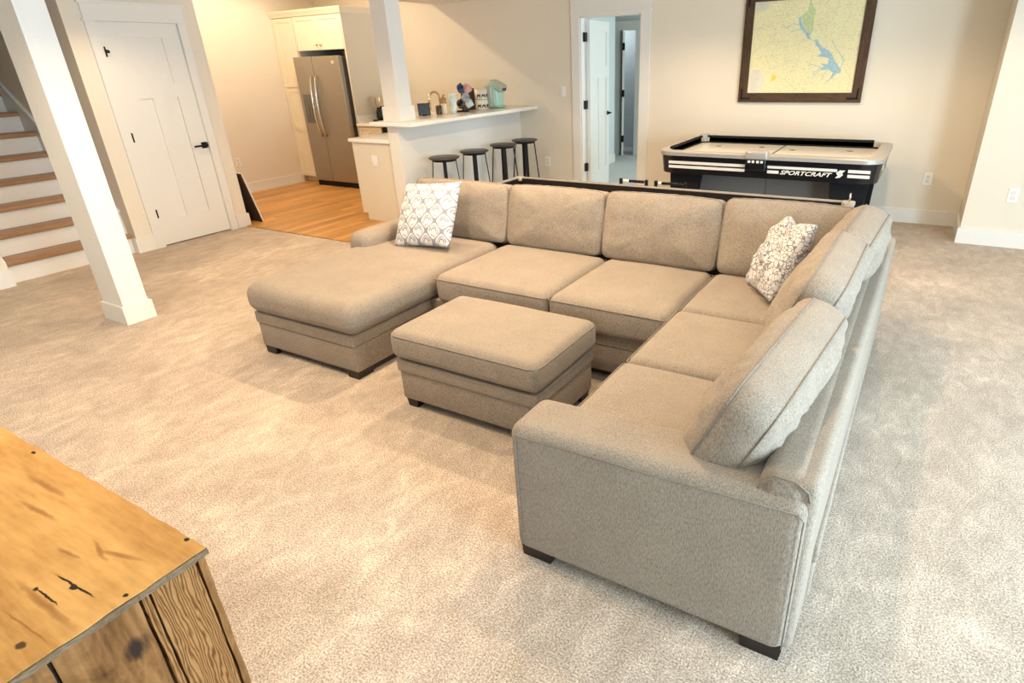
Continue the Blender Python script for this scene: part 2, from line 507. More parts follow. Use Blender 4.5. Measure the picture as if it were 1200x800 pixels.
def far_doorway():
    c = MB()
    c.box(-3.925, -3.815, 7.03, 7.05, 0, 2.095); c.box(-3.025, -2.91, 7.03, 7.05, 0, 2.095)
    c.box(-3.84, -3.80, 7.05, 7.18, 0, 2.075); c.box(-3.04, -3.0, 7.05, 7.18, 0, 2.075)
    c.box(-3.84, -3.0, 7.05, 7.18, 2.06, 2.10)
    c.box(-3.815, -3.025, 7.03, 7.05, 2.07, 2.095)
    c.box(-3.94, -2.895, 7.02, 7.05, 2.095, 2.112)
    c.box(-3.925, -2.91, 7.026, 7.05, 2.112, 2.24); c.box(-3.945, -2.89, 7.015, 7.05, 2.24, 2.26)
    struct('trim_2', c, M['white'], 'white casing around the open bedroom doorway')
    # open door swung into the bedroom
    m = MB(); A = radians(98)
    R = Matrix.Translation((-3.785, 7.17, 0)) @ Matrix.Rotation(A, 4, 'Z')
    W, Hh, t = .77, 2.045, .036
    # local: u along width from hinge, face towards +x after the swing is v<0 side
    def B(a, b, c2, d, v0=-.036, v1=0.0): m.box(a, b, v0, v1, c2, d, R)
    B(0, .12, .01, Hh); B(W - .12, W, .01, Hh); B(.12, W - .12, 1.93, Hh); B(.12, W - .12, 1.40, 1.53); B(.12, W - .12, .01, .26)
    B(.33, .44, .26, 1.40)
    for a, b, c2, d in ((.12, W - .12, 1.53, 1.93), (.12, .33, .26, 1.40), (.44, W - .12, .26, 1.40)): B(a - .002, b + .002, c2 - .002, d + .002, -.026, -.010)
    d = struct('door_2', m, M['white'], 'white panelled door standing open into the bedroom')
    for z in (1.86, 1.10, .34):
        g = MB(); g.tube([(-3.788, 7.145, z - .05), (-3.788, 7.145, z + .05)], .013); g.box(-3.80, -3.776, 7.10, 7.16, z - .05, z + .05)
        o = build('hinge', g, M['black']); o.parent = d; o['label'] = 'black door hinge'
    h = MB()
    for v in (-.036, 0.0):
        s = -1 if v < 0 else 1
        h.tube([R @ Vector((W - .07, v, .95)), R @ Vector((W - .07, v + s * .05, .95))], .012)
        h.tube([R @ Vector((W - .07, v + s * .05, .95)), R @ Vector((W - .19, v + s * .05, .95))], .009)
        h.tube([R @ Vector((W - .07, v, .95)), R @ Vector((W - .07, v + s * .008, .95))], .028, 14)
    o = build('door_handle', h, M['black']); o.parent = d
    # bedroom beyond
    m = MB(); m.box(-6.0, -1.0, 7.17, 11.6, -.02, .004); struct('floor.002', m, M['bedfloor'], 'pale grey carpet of the bedroom')
    m = MB(); m.box(-6.0, -1.0, 7.17, 11.6, 2.34, 2.44); struct('ceiling.001', m, M['ceiling'])
    m = MB(); m.box(-4.72, -4.60, 7.18, 9.68, 0, 2.34); m.box(-6, -4.72, 9.56, 9.68, 0, 2.34); struct('wall_bedroom_left', m, M['bedwall'])
    m = MB(); m.box(-1.0, -.9, 7.17, 11.6, 0, 2.34); struct('wall_bedroom_right', m, M['bedwall'])
    m = MB(); yb = 10.45
    xa, xb = FD
    m.box(-6.1, xa, yb, yb + .1, 0, 2.34); m.box(xb, -.9, yb, yb + .1, 0, 2.34); m.box(xa, xb, yb, yb + .1, 2.05, 2.34)
    m.box(-6.1, -.9, 11.5, 11.6, 0, 2.34); m.box(-6.1, -6.0, 9.6, 11.6, 0, 2.34)
    struct('wall_bedroom_far', m, M['bedwall'])
    c = MB(); c.box(xa - .09, xa, yb - .02, yb, 0, 2.05); c.box(xb, xb + .09, yb - .02, yb, 0, 2.05); c.box(xa - .1, xb + .1, yb - .025, yb, 2.05, 2.19)
    struct('trim_4', c, M['white'], 'white casing of the closet door beyond the bedroom')
    b = MB(); b.box(-4.60, -4.585, 7.18, 9.68, 0, .14); b.box(-6, xa - .09, yb - .015, yb, 0, .14); b.box(xb + .09, -1, yb - .015, yb, 0, .14)
    struct('baseboard_bedroom', b, M['white'])
    # narrow door standing ajar in that opening
    R3 = Matrix.Translation((-4.775, yb - .06, 0)) @ Matrix.Rotation(radians(24.5), 4, 'Z')
    m = MB(); m.box(-.018, .018, 0, .60, .012, 2.03, R3)
    d3 = struct('door_3', m, M['white'], 'narrow white door edge with three black hinges in the bedroom')
    for z in (1.80, 1.06, .30):
        g = MB(); g.box(-.021, .021, -.006, .03, z - .055, z + .055, R3)
        g.tube([R3 @ Vector((0, -.012, z - .055)), R3 @ Vector((0, -.012, z + .055))], .016)
        o = build('hinge', g, M['black']); o.parent = d3
FD = (-4.865, -4.575)
far_doorway()

# ------------------------------------------------------------------ columns
def column(loc, x0, x1, y0, y1, zb, label, top=CEIL, bh=.13):
    t = thing('column', label, 'column', loc)
    m = MB(); m.box(x0, x1, y0, y1, zb, top); part('shaft', m, M['white'], t)
    e = .018
    m = MB(); m.box(x0 - e, x1 + e, y0 - e, y1 + e, zb, zb + bh); part('plinth', m, M['white'], t)
    m = MB(); m.box(x0 - e, x1 + e, y0 - e, y1 + e, top - .15, top)
    part('capital', m, M['white'], t)
column((-4.80, 1.92, 0), -4.94, -4.665, 1.825, 1.99, 0, 'square white column standing on the carpet in front of stairs')
column((-4.78, 4.88, 1.092), -4.885, -4.690, 4.785, 4.98, 1.092, 'square white column standing on the end of bar counter', bh=.145)

# ------------------------------------------------------------------ staircase
def stairs():
    t = thing('staircase', 'wooden staircase with oak treads and white risers rising left', 'staircase', (-6.7, 2.35, 0))
    rise, run, x0 = .185, .24, -6.59
    y0, y1 = 1.841, 2.859
    tr = MB(); tr.rbox(-run - .02, .0, y0, y1, -.038, 0, .008, 2)
    rs = MB(); rs.box(-.045, -.025, y0, y1, 0, rise - .038)
    for n in range(12):
        x = x0 - n * run; z = (n + 1) * rise
        a = MB(); a.v = [(p[0] + x, p[1], p[2] + z) for p in tr.v]; a.f = tr.f; a.sm = [False] * len(tr.f)
        part('tread', a, M['tread'], t)
        b = MB(); b.v = [(p[0] + x, p[1], p[2] + n * rise) for p in rs.v]; b.f = rs.f; b.sm = rs.sm
        part('riser', b, M['white'], t)
    for (ya, yb) in ((2.858, 2.88), (1.82, 1.842)):
        def zt(x): return .62 - .76 * (x + 7.0)
        poly = [(X_L + (.018 if ya < 2 else -.14), 0), (X_L + (.018 if ya < 2 else -.14), .2), (-6.72, zt(-6.72)), (-9.3, zt(-9.3)), (-9.3, zt(-9.3) - .45), (-6.95, 0)]
        m = MB(); m.prism(poly, ya, yb, 'y')
        m2 = MB()
        part('skirt_board', m, M['white'], t)
        c = MB(); d = Vector((-1, 0, .76)).normalized()
        pts = [(-6.70, zt(-6.70)), (-9.3, zt(-9.3)), (-9.3, zt(-9.3) + .018), (-6.70, zt(-6.70) + .018)]
        c.prism(pts, ya - .008, yb + .008 if ya < 2 else yb, 'y'); part('skirt_cap', c, M['white'], t)
stairs()

# ------------------------------------------------------------------ kitchen
def shaker(mb, x0, x1, y, z0, z1, rail=.05, t=.02):
    """shaker door front facing -y, front plane y"""
    mb.box(x0, x0 + rail, y, y + t, z0, z1); mb.box(x1 - rail, x1, y, y + t, z0, z1)
    mb.box(x0 + rail, x1 - rail, y, y + t, z0, z0 + rail); mb.box(x0 + rail, x1 - rail, y, y + t, z1 - rail, z1)
    mb.box(x0 + rail - .001, x1 - rail + .001, y + .009, y + t, z0 + rail - .001, z1 - rail + .001)
def knob(parent, x, y, z):
    m = MB(); R = Matrix.Rotation(radians(90), 4, 'X')
    m.lathe([(.005, 0), (.005, .012), (.013, .018), (.015, .024), (.010, .030), (0, .031)], (x, y, z), 12, R)
    part('knob', m, M['chrome'], parent)
def kitchen():
    YC = 6.25
    XR = -6.93
    t = thing('tall_pantry_cabinet', 'tall cream pantry cabinet left of the refrigerator', 'cabinet', (-8.12, 6.6, .01))
    m = MB(); m.box(-8.345, -7.905, YC + .022, 7.045, .10, 2.262); part('carcass', m, M['cab'], t)
    m = MB(); m.box(-8.345, -7.905, YC + .09, 7.045, .011, .10); part('toe_kick', m, M['cabgrey'], t)
    m = MB(); shaker(m, -8.31, -7.912, YC, 1.372, 2.25); d = part('door', m, M['cab'], t)
    m = MB(); shaker(m, -8.31, -7.912, YC, .11, 1.358)
    m.box(-8.27, -7.95, YC, YC + .02, .765, .83); d2 = part('door', m, M['cab'], t)
    m = MB(); m.box(-8.345, -8.312, YC, YC + .022, .10, 2.262); part('filler_strip', m, M['cab'], t)
    t = thing('over_refrigerator_cabinet', 'cream two-door cabinet above the refrigerator', 'cabinet', (-7.42, 6.6, 1.83))
    m = MB(); m.box(-7.90, XR - .03, YC + .022, 7.045, 1.835, 2.262); part('carcass', m, M['cab'], t)
    xm = (-7.895 + XR - .03) / 2
    for (a, b, kx) in ((-7.893, xm - .002, xm - .035), (xm + .002, XR - .032, xm + .035)):
        m = MB(); shaker(m, a, b, YC, 1.84, 2.255); d = part('door', m, M['cab'], t); knob(d, kx, YC, 1.90)
    m = MB()
    prof = [(0, 2.262), (.012, 2.262), (.018, 2.280), (.040, 2.318), (.044, 2.338), (0, 2.338)]
    path = lambda d: [(-8.345, YC - d), (XR + d, YC - d), (XR + d, 7.045)]
    vs = []; fs = []
    for (d, z) in prof: vs += [(p[0], p[1], z) for p in path(d)]
    n = len(prof)
    for i in range(n):
        j = (i + 1) % n
        for q in range(2): fs.append((i * 3 + q, i * 3 + q + 1, j * 3 + q + 1, j * 3 + q))
    fs += [tuple(i * 3 for i in range(n)), tuple(i * 3 + 2 for i in reversed(range(n)))]
    m.add(vs, fs)
    single('crown_molding', m, M['cab'], 'cream crown molding on top of the tall kitchen cabinets', 'molding', (-7.6, 6.6, 2.262))
    m = MB(); m.box(XR - .028, XR, YC, 7.045, .011, 2.262)
    single('refrigerator_side_panel', m, M['cabgrey'], 'tall greige end panel right of the refrigerator', 'panel', (XR - .014, 6.6, .011))
    # refrigerator
    x0, x1, yf = -7.885, -6.972, 6.13
    t = thing('refrigerator', 'stainless steel side-by-side refrigerator with two curved handles', 'refrigerator', ((x0 + x1) / 2, 6.5, .011))
    m = MB(); m.box(x0 + .012, x1 - .012, yf + .075, 6.98, .05, 1.745); part('body', m, M['grey'], t)
    xs = x0 + .375
    for nm, a, b in (('freezer_door', x0, xs - .004), ('refrigerator_door', xs + .004, x1)):
        m = MB(); m.rbox(a, b, yf, yf + .07, .085, 1.76, .012, 3); d = part(nm, m, M['steel'], t)
        hx = xs - .045 if nm[0] == 'f' else xs + .045
        pts = []
        for i in range(13):
            u = i / 12; z = .72 + .80 * u
            pts.append((hx, yf - .012 - .055 * sin(pi * u) ** .6, z))
        h = MB(); h.tube(pts, .014, 8); part('door_handle', h, M['chrome'], d)
        if nm[0] == 'f':
            q = MB(); q.box(x0 + .07, x0 + .25, yf - .006, yf + .004, 1.19, 1.28); part('dispenser_panel', q, M['panelgrey'], d)
            q = MB(); q.box(x0 + .07, x0 + .085, yf - .008, yf + .002, .90, 1.19); q.box(x0 + .235, x0 + .25, yf - .008, yf + .002, .90, 1.19)
            q.box(x0 + .085, x0 + .235, yf - .008, yf + .002, .90, .915); q.box(x0 + .085, x0 + .235, yf - .002, yf + .002, .915, 1.19)
            q.box(x0 + .12, x0 + .15, yf - .012, yf + .002, .98, 1.15); q.box(x0 + .18, x0 + .21, yf - .012, yf + .002, .98, 1.15)
            part('dispenser_recess', q, M['panelgrey'], d)
        else:
            q = MB(); q.box(x1 - .15, x1 - .09, yf - .003, yf + .002, 1.66, 1.70); part('badge', q, M['chrome'], d)
    m = MB(); m.box(x0 + .02, x1 - .02, yf + .02, yf + .09, .012, .08); part('kick_grille', m, M['black'], t)
    # back counter run right of the refrigerator
    t = thing('base_cabinet', 'cream base cabinet with drawers along the back kitchen wall', 'cabinet', (-6.5, 6.6, .011))
    m = MB(); m.box(-6.925, -6.47, YC, 7.045, .1, .862); part('carcass', m, M['cab'], t)
    m = MB(); m.box(-6.925, -6.47, YC + .07, 7.045, .011, .1); part('toe_kick', m, M['cabgrey'], t)
    for z0, z1 in ((.70, .85), (.42, .69), (.12, .41)):
        m = MB(); shaker(m, -6.90, -6.48, YC - .02, z0, z1, .035); d = part('drawer', m, M['cab'], t); knob(d, -6.69, YC - .02, (z0 + z1) / 2)
    t = thing('dishwasher', 'dishwasher with black control strip beside the cream drawers', 'dishwasher', (-6.16, 6.6, .011))
    m = MB(); m.box(-6.46, -5.87, YC, 7.045, .1, .862); part('body', m, M['steel'], t)
    m = MB(); m.box(-6.46, -5.87, YC - .02, YC, .76, .855); part('control_strip', m, M['black'], t)
    m = MB(); m.box(-6.46, -5.87, YC - .02, YC, .12, .75); part('door', m, M['steel'], t)
    m = MB(); m.rbox(-6.925, -5.5, YC - .04, 7.045, .865, .90, .005)
    m.rbox(-5.51, -4.89, 4.785, 7.045, .87, .905, .005)
    m.box(-6.925, -4.89, 7.025, 7.045, .90, 1.0)
    m.box(-6.925, -6.905, YC, 7.03, .90, 1.0)
    single('kitchen_worktop', m, M['quartz'], 'white quartz worktop running round the low kitchen counters', 'worktop', (-5.8, 6.3, .865))
    # peninsula
    t = thing('peninsula_cabinet', 'greige peninsula cabinet below the bar with outlet on its end', 'cabinet', (-5.2, 5.6, .011))
    m = MB(); m.box(-5.49, -4.89, 4.82, 7.045, .09, .868); part('carcass', m, M['cabgrey'], t)
    m = MB(); m.box(-5.42, -4.89, 4.822, 7.045, .011, .09); part('toe_kick', m, M['cabgrey'], t)
    o = MB(); o.rbox(-5.215, -5.140, 4.812, 4.82, .615, .735, .003); pl = part('outlet_plate', o, M['plastic'], t)
    o = MB(); o.rbox(-5.193, -5.162, 4.809, 4.813, .63, .672, .003); o.rbox(-5.193, -5.162, 4.809, 4.813, .68, .722, .003); part('socket', o, M['plastic'], pl)
    # bar wall and bar counter
    m = MB(); m.box(-4.885, -4.735, 4.785, 7.05, 0, 1.05)
    struct('wall_bar', m, M['white'], 'white half wall under the bar counter')
    m = MB(); m.rbox(-5.05, -4.445, 4.70, 7.045, 1.052, 1.09, .006)
    single('bar_counter', m, M['quartz'], 'raised white bar counter on the half wall', 'counter', (-4.75, 5.9, 1.052))
    # faucet
    t = thing('faucet', 'brushed gold gooseneck kitchen faucet behind the bar', 'faucet', (-5.12, 5.93, .905))
    pts = [(-5.12, 5.93, .905), (-5.12, 5.93, 1.24)]
    for i in range(11):
        a = pi * i / 10
        pts.append((-5.12 - .02 * (1 - cos(a)), 5.93 - .075 * (1 - cos(a)), 1.24 + .08 * sin(a)))
    pts.append((-5.16, 5.78, 1.20))
    m = MB(); m.tube(pts, .013, 10); part('spout', m, M['gold'], t)
    m = MB(); m.tube([(-5.16, 5.78, 1.205), (-5.16, 5.78, 1.13)], [.015, .021], 10); part('spray_head', m, M['gold'], t)
    m = MB(); m.lathe([(.03, .905), (.03, .925), (.018, .935), (.018, .99)], (-5.12, 5.93, 0)); part('faucet_base', m, M['gold'], t)
    # coffee maker on the back counter
    cx, cy = -6.73, 6.55
    t = thing('drip_coffee_maker', 'black and steel drip coffee maker beside the refrigerator panel', 'coffee maker', (cx, cy, .90))
    m = MB(); m.rbox(cx - .09, cx + .09, cy - .12, cy + .12, .90, .93, .008); part('base', m, M['black'], t)
    m = MB(); m.rbox(cx - .09, cx + .09, cy + .04, cy + .12, .93, 1.20, .01); part('tower', m, M['black'], t)
    m = MB(); m.rbox(cx - .09, cx + .09, cy - .12, cy + .12, 1.11, 1.23, .015); part('brew_head', m, M['chrome'], t)
    m = MB(); m.lathe([(.05, .932), (.065, .96), (.06, 1.03), (.045, 1.07), (.05, 1.09)], (cx, cy - .04, 0)); part('carafe', m, M['blackgloss'], t)
M['gold'] = plain('brushed_gold', (.76, .60, .36), .25, 1.0, .02)
kitchen()

# ------------------------------------------------------------------ outlets, switch
def plate(loc, axis, name, label, cat, group=None, switch=False, w=.075, h=.12):
    x, y, z = loc
    t = thing(name, label, cat, loc, group)
    def bx(a0, a1, z0, z1, d0, d1):
        m = MB()
        if axis == 'y': m.rbox(x + a0, x + a1, y - d1, y - d0, z + z0, z + z1, .002, 1, smooth=False)
        else: m.rbox(x + d0, x + d1, y + a0, y + a1, z + z0, z + z1, .002, 1, smooth=False)
        return m
    part('cover_plate', bx(-w / 2, w / 2, -h / 2, h / 2, 0, .006), M['plastic'], t)
    if switch: part('rocker', bx(-.016, .016, -.033, .033, .006, .010), M['plastic'], t)
    else:
        for s in (-1, 1): part('socket', bx(-.017, .017, s * .022 - .015, s * .022 + .015, .006, .009), M['socket'], t)
M['socket'] = plain('socket_plastic', (.68, .65, .58), .4)
plate((-4.065, 7.05, 1.262), 'y', 'light_switch', 'white light switch left of the open doorway', 'switch', switch=True)
plate((-4.331, 7.05, .40), 'y', 'wall_outlet', 'white wall outlet behind the farthest bar stool', 'outlet')
plate((.088, 7.05, .445), 'y', 'wall_outlet', 'white wall outlet right of the black air hockey table', 'outlet')
plate((.74, 6.42, .451), 'y', 'wall_outlet', 'white wall outlet on the jutting wall at far right', 'outlet')
plate((-8.35, 5.249, .446), 'x', 'wall_outlet', 'white wall outlet on the kitchen wall above leaning board', 'outlet')

# ------------------------------------------------------------------ leaning board
def leaning_board():
    t = thing('leaning_board', 'dark board with white edge leaning on the wall end by kitchen', 'board', (-6.8, 4.15, .011))
    ang = math.atan2(.125, .56)
    L = .58
    Mx = Matrix.Translation((0, 4.225, .012)) @ Matrix.Rotation(ang, 4, 'X')
    m = MB(); m.box(-7.25, -6.515, -.004, .010, 0, L, Mx); part('panel', m, M['white'], t)
    m = MB(); m.box(-7.25, -6.520, -.012, -.004, 0, L, Mx); part('backing', m, M['brownboard'], t, 'dark brown back face')
M['brownboard'] = plain('dark_brown_board', (.055, .030, .018), .6)
leaning_board()

# ------------------------------------------------------------------ bar stools
def stools():
    pos = [(-4.40, 5.06), (-4.40, 5.58), (-4.40, 6.15), (-4.40, 6.62)]
    lab = ['black bar stool nearest the white column, first along the bar',
           'second black bar stool from the white column along the bar',
           'third black bar stool from the white column along the bar',
           'black bar stool farthest from the column, beside the back wall']
    zt = .725
    r0 = None
    for (x, y), L in zip(pos, lab):
        if r0 is None:
            t = thing('bar_stool', L, 'stool', (x, y, 0), 'black bar stools lined up under the bar counter'); r0 = t
            m = MB(); m.lathe([(0, zt - .022), (.150, zt - .022), (.162, zt - .014), (.165, zt - .005), (.158, zt), (0, zt)], (x, y, 0), 28)
            part('seat', m, M['stoolseat'], t)
            m = MB(); m.lathe([(.115, zt - .042), (.13, zt - .042), (.13, zt - .022), (.115, zt - .022)], (x, y, 0), 24); part('seat_ring', m, M['black'], t)
            a0 = math.atan2(-y, -x)    # towards the room
            for q in range(4):
                a = a0 + q * pi / 2
                d = Vector((cos(a), sin(a), 0)); s = Vector((-sin(a), cos(a), 0))
                m = MB()
                top = Vector((x, y, zt - .03)) + d * .12; bot = Vector((x, y, 0)) + d * .19
                wv = .019; tv = .005
                vs = []
                for p in (top, bot):
                    for u, v in ((-1, -1), (1, -1), (1, 1), (-1, 1)):
                        vs.append(p + s * wv * u + d * tv * v)
                m.add(vs, [(0, 1, 2, 3), (7, 6, 5, 4), (0, 4, 5, 1), (1, 5, 6, 2), (2, 6, 7, 3), (3, 7, 4, 0)])
                part('leg', m, M['black'], t)
            m = MB(); m.tube([(x + .170 * cos(2 * pi * i / 24), y + .170 * sin(2 * pi * i / 24), .22) for i in range(24)], .007, 6, True); part('foot_ring', m, M['black'], t)
        else: dup(r0, (x, y, 0), L)
M['stoolseat'] = plain('stool_seat_wood', (.055, .042, .036), .4, var=.15)
stools()

# ------------------------------------------------------------------ things on the bar
BZ = 1.0905
def mug_mesh(x, y, z, r=.04, h=.09, tilt=None, ha=0.0):
    """returns body and handle meshes; optional matrix tilt about the handle"""
    R = Matrix.Translation((x, y, z)) @ (tilt if tilt is not None else Matrix.Identity(4))
    b = MB(); b.lathe([(0, 0), (r * .85, 0), (r, .012), (r, h), (r - .005, h), (r - .006, .012), (0, .010)], (0, 0, 0), 18, R)
    hd = MB()
    pts = []
    for i in range(9):
        a = -pi / 2 + pi * i / 8
        pts.append(R @ Vector(((r - .004 + .028 * cos(a)) * cos(ha), (r - .004 + .028 * cos(a)) * sin(ha), h / 2 + h * .32 * sin(a))))
    hd.tube(pts, .006, 6)
    return b, hd
def bar_items():
    # black tablet
    m = MB(); Mx = Matrix.Translation((-4.97, 5.50, BZ)) @ Matrix.Rotation(radians(-8), 4, 'X') @ Matrix.Rotation(radians(0), 4, 'Z')
    t = thing('tablet', 'small black tablet screen standing on the bar by the column', 'tablet', (-4.97, 5.50, BZ))
    Rz = Matrix.Translation((-4.97, 5.47, BZ + .002)) @ Matrix.Rotation(radians(48), 4, 'Z') @ Matrix.Rotation(radians(-8), 4, 'X')
    m = MB(); m.rbox(-.068, .068, -.006, .006, 0, .130, .005, 2, M=Rz); part('case', m, M['black'], t)
    m = MB(); m.box(-.061, .061, -.0075, -.005, .008, .122, M=Rz); part('screen', m, M['blackgloss'], t)
    m = MB(); m.prism([(.006, 0), (.06, 0), (.006, .08)], -.02, .02, 'x'); m.v = [tuple(Rz @ Vector(p)) for p in m.v]; part('stand', m, M['black'], t)
    # dark glass
    m = MB(); m.lathe([(0, 0), (.03, 0), (.035, .01), (.036, .095), (.031, .095), (.030, .012), (0, .01)], (-4.92, 5.66, BZ), 18)
    single('dark_cup', m, M['darkglass'], 'small dark brown cup behind the gold faucet', 'cup', (-4.92, 5.66, BZ))
    # soap bottle
    x, y = -4.93, 5.765
    t = thing('soap_bottle', 'cream soap bottle with amber pump top beside the faucet', 'bottle', (x, y, BZ))
    m = MB(); m.lathe([(0, 0), (.034, 0), (.036, .01), (.036, .10), (.03, .115), (0, .116)], (x, y, BZ), 18); part('bottle', m, M['cream'], t)
    m = MB(); m.lathe([(.034, .112), (.036, .12), (.036, .165), (.02, .178), (0, .18)], (x, y, BZ), 18); part('pump_collar', m, M['amber'], t)
    m = MB(); m.tube([(x, y, BZ + .17), (x, y, BZ + .2), (x + .04, y - .02, BZ + .2)], .007, 8); part('nozzle', m, M['amber'], t)
    # tumbler
    x, y = -4.87, 5.86
    t = thing('tumbler', 'tall white tumbler with teal swirl standing on the bar', 'tumbler', (x, y, BZ))
    m = MB(); m.lathe([(0, 0), (.033, 0), (.035, .006), (.048, .20), (.044, .20), (.032, .01), (0, .008)], (x, y, BZ), 22); part('cup', m, M['tealswirl'], t)
    m = MB(); m.lathe([(.048, .196), (.050, .20), (.050, .212), (.044, .216), (0, .214)], (x, y, BZ), 22); part('lid', m, M['plastic'], t)
    # mug tree with mugs
    x, y = -4.90, 6.07
    t = thing('mug_tree', 'dark metal mug tree stand on the bar holding mugs', 'mug stand', (x, y, BZ))
    m = MB(); m.lathe([(0, 0), (.075, 0), (.075, .012), (0, .014)], (x, y, BZ), 22); part('base', m, M['black'], t)
    m = MB(); m.tube([(x, y, BZ + .01), (x, y, BZ + .32)], .008, 8); part('post', m, M['black'], t)
    sp = [(.27, 35, 'blue', 'navy blue mug hanging high on the mug tree'),
          (.26, 100, 'pink', 'pink mug hanging high on the mug tree'),
          (.17, 70, 'greymug', 'pale grey mug hanging in the middle of mug tree'),
          (.10, 20, 'darkmug', 'dark brown mug hanging low on the mug tree'),
          (.10, 118, 'whitemug', 'white and teal mug hanging low on the mug tree')]
    for z, dg, mt, lb in sp:
        # direction along the wall (y) and toward the room (x)
        a = radians(dg) - pi / 2
        d = Vector((cos(a) * .55 + .25, sin(a), 0)).normalized()
        p0 = Vector((x, y, BZ + z)); p1 = p0 + d * .07 + Vector((0, 0, .03))
        m = MB(); m.tube([p0, p0 + d * .04 + Vector((0, 0, .008)), p1], .005, 6); part('hook', m, M['black'], t)
        # mug hangs below the hook, mouth tipped to the room
        R = Matrix.Rotation(math.atan2(d.y, d.x), 4, 'Z') @ Matrix.Rotation(radians(62), 4, 'Y')
        c = p0 + d * .045 + Vector((0, 0, -.035))
        b, h = mug_mesh(c.x, c.y, c.z - .0, .041, .085, R, pi)
        g = thing('mug', lb, 'mug', tuple(c), 'mugs hanging on the mug tree')
        part('body', b, M[mt], g); part('handle', h, M[mt], g)
    # stacked printed mugs
    x, y = -4.865, 6.40
    for i, lb in enumerate(('lower white bowl with brown animal print beside the mug tree', 'upper white bowl with brown animal print stacked on another')):
        z = BZ + i * .118
        t = thing('printed_bowl', lb, 'bowl', (x, y, z), 'stacked printed bowls')
        m = MB(); m.lathe([(0, 0), (.072, 0), (.078, .01), (.082, .115), (.077, .115), (.073, .012), (0, .01)], (x, y, z), 26); part('body', m, M['cream2'], t)
        for k, a in enumerate((-75, -35, 5, 45)):
            aa = radians(a)
            q = MB()
            vs = []; fs = []
            prof = [(-.022, .02), (-.014, .055), (.0, .062), (.016, .052), (.024, .07), (.026, .05), (.022, .02), (.014, .02), (.012, .036), (-.010, .036), (-.013, .02)]
            for (u, zz) in prof:
                an = aa + u / .08
                vs.append((x + .0835 * cos(an), y + .0835 * sin(an), z + zz))
            for (u, zz) in prof:
                an = aa + u / .08
                vs.append((x + .0795 * cos(an), y + .0795 * sin(an), z + zz))
            n = len(prof)
            fs = [tuple(range(n))] + [(i2, (i2 + 1) % n, (i2 + 1) % n + n, i2 + n) for i2 in range(n)]
            q.add(vs, fs); part('animal_print', q, M['brownprint'], t)
    # knife block wedge
    x, y = -5.003, 6.33
    m = MB(); m.prism([(y - .07, BZ), (y + .07, BZ), (y + .07, BZ + .245), (y + .02, BZ + .245), (y - .07, BZ + .17)], x - .04, x + .04, 'x')
    single('knife_block', m, M['brownprint'], 'dark brown wooden block behind the stacked bowls', 'knife block', (x, y, BZ))
    # single-serve coffee machine
    x, y = -4.86, 6.70
    KS = Matrix.Translation((x, y, BZ)) @ Matrix.Diagonal((.90, .90, .90, 1)) @ Matrix.Translation((-x, -y, -BZ))
    def sc(q):
        q.v = [tuple(KS @ Vector(p)) for p in q.v]; return q
    t = thing('coffee_machine', 'mint green single-serve coffee machine on the end of bar', 'coffee machine', (x, y, BZ))
    def B(nm, mt, *a, **k):
        m = MB(); m.rbox(*a, **k); return part(nm, sc(m), M[mt], t)
    B('base', 'mint', x - .08, x + .11, y - .09, y + .10, BZ, BZ + .028, r=.012)
    dfm = lambda p, h: (p.x * (1 - .12 * (p.z / h[2])), p.y * (1 - .10 * (p.z / h[2])), p.z)
    B('body', 'mint', x - .09, x + .05, y - .10, y + .10, BZ + .02, BZ + .33, r=.03, k=4, n=(1, 1, 4), deform=dfm)
    B('front_column', 'mintlight', x + .02, x + .08, y - .085, y + .095, BZ + .02, BZ + .24, r=.02, k=3)
    hd = MB(); Rh = Matrix.Translation((x + .04, y, BZ + .29)) @ Matrix.Rotation(radians(24), 4, 'Y')
    hd.rbox(-.10, .12, -.085, .085, -.055, .055, .035, 4, M=Rh); hp = part('brew_head', sc(hd), M['mintgrey'], t)
    q = MB(); q.rbox(.09, .124, -.05, .05, -.035, .035, .012, 3, M=Rh); pn = part('control_panel', sc(q), M['silver'], hp)
    q = MB(); q.lathe([(.018, 0), (.018, .004), (0, .005)], (0, 0, 0), 14)
    q.v = [tuple(Rh @ (Matrix.Translation((.123, -.02, .0)) @ Matrix.Rotation(radians(90), 4, 'Y') @ Vector(p))) for p in q.v]; part('button', sc(q), M['black'], hp)
    q = MB(); q.lathe([(.018, 0), (.018, .004), (0, .005)], (0, 0, 0), 14)
    q.v = [tuple(Rh @ (Matrix.Translation((.123, .028, .0)) @ Matrix.Rotation(radians(90), 4, 'Y') @ Vector(p))) for p in q.v]; part('button', sc(q), M['black'], hp)
    B('water_tank', 'tank', x - .08, x + .04, y - .165, y - .102, BZ + .015, BZ + .29, r=.02, k=3)
M['darkglass'] = plain('dark_brown_glaze', (.06, .04, .03), .2)
M['cream'] = plain('cream_bottle', (.80, .66, .45), .35)
M['cream2'] = plain('cream_glaze', (.78, .72, .60), .25)
M['amber'] = plain('amber_plastic', (.40, .22, .07), .3)
M['blue'] = plain('navy_glaze', (.065, .085, .17), .2)
M['pink'] = plain('pink_glaze', (.72, .36, .32), .25)
M['greymug'] = plain('grey_glaze', (.46, .44, .45), .25)
M['darkmug'] = plain('dark_mug_glaze', (.07, .05, .045), .25)
M['whitemug'] = plain('teal_white_glaze', (.58, .68, .66), .25)
M['brownprint'] = plain('dark_brown_print', (.085, .045, .022), .5)
M['mint'] = plain('mint_plastic', (.38, .58, .44), .28)
M['mintlight'] = plain('light_mint_plastic', (.50, .76, .66), .25)
M['mintgrey'] = plain('sage_plastic', (.40, .48, .38), .3)
M['tank'] = plain('clear_tank', (.70, .74, .68), .12)
M['tank'].node_tree.nodes['Principled BSDF'].inputs['Transmission Weight'].default_value = .5
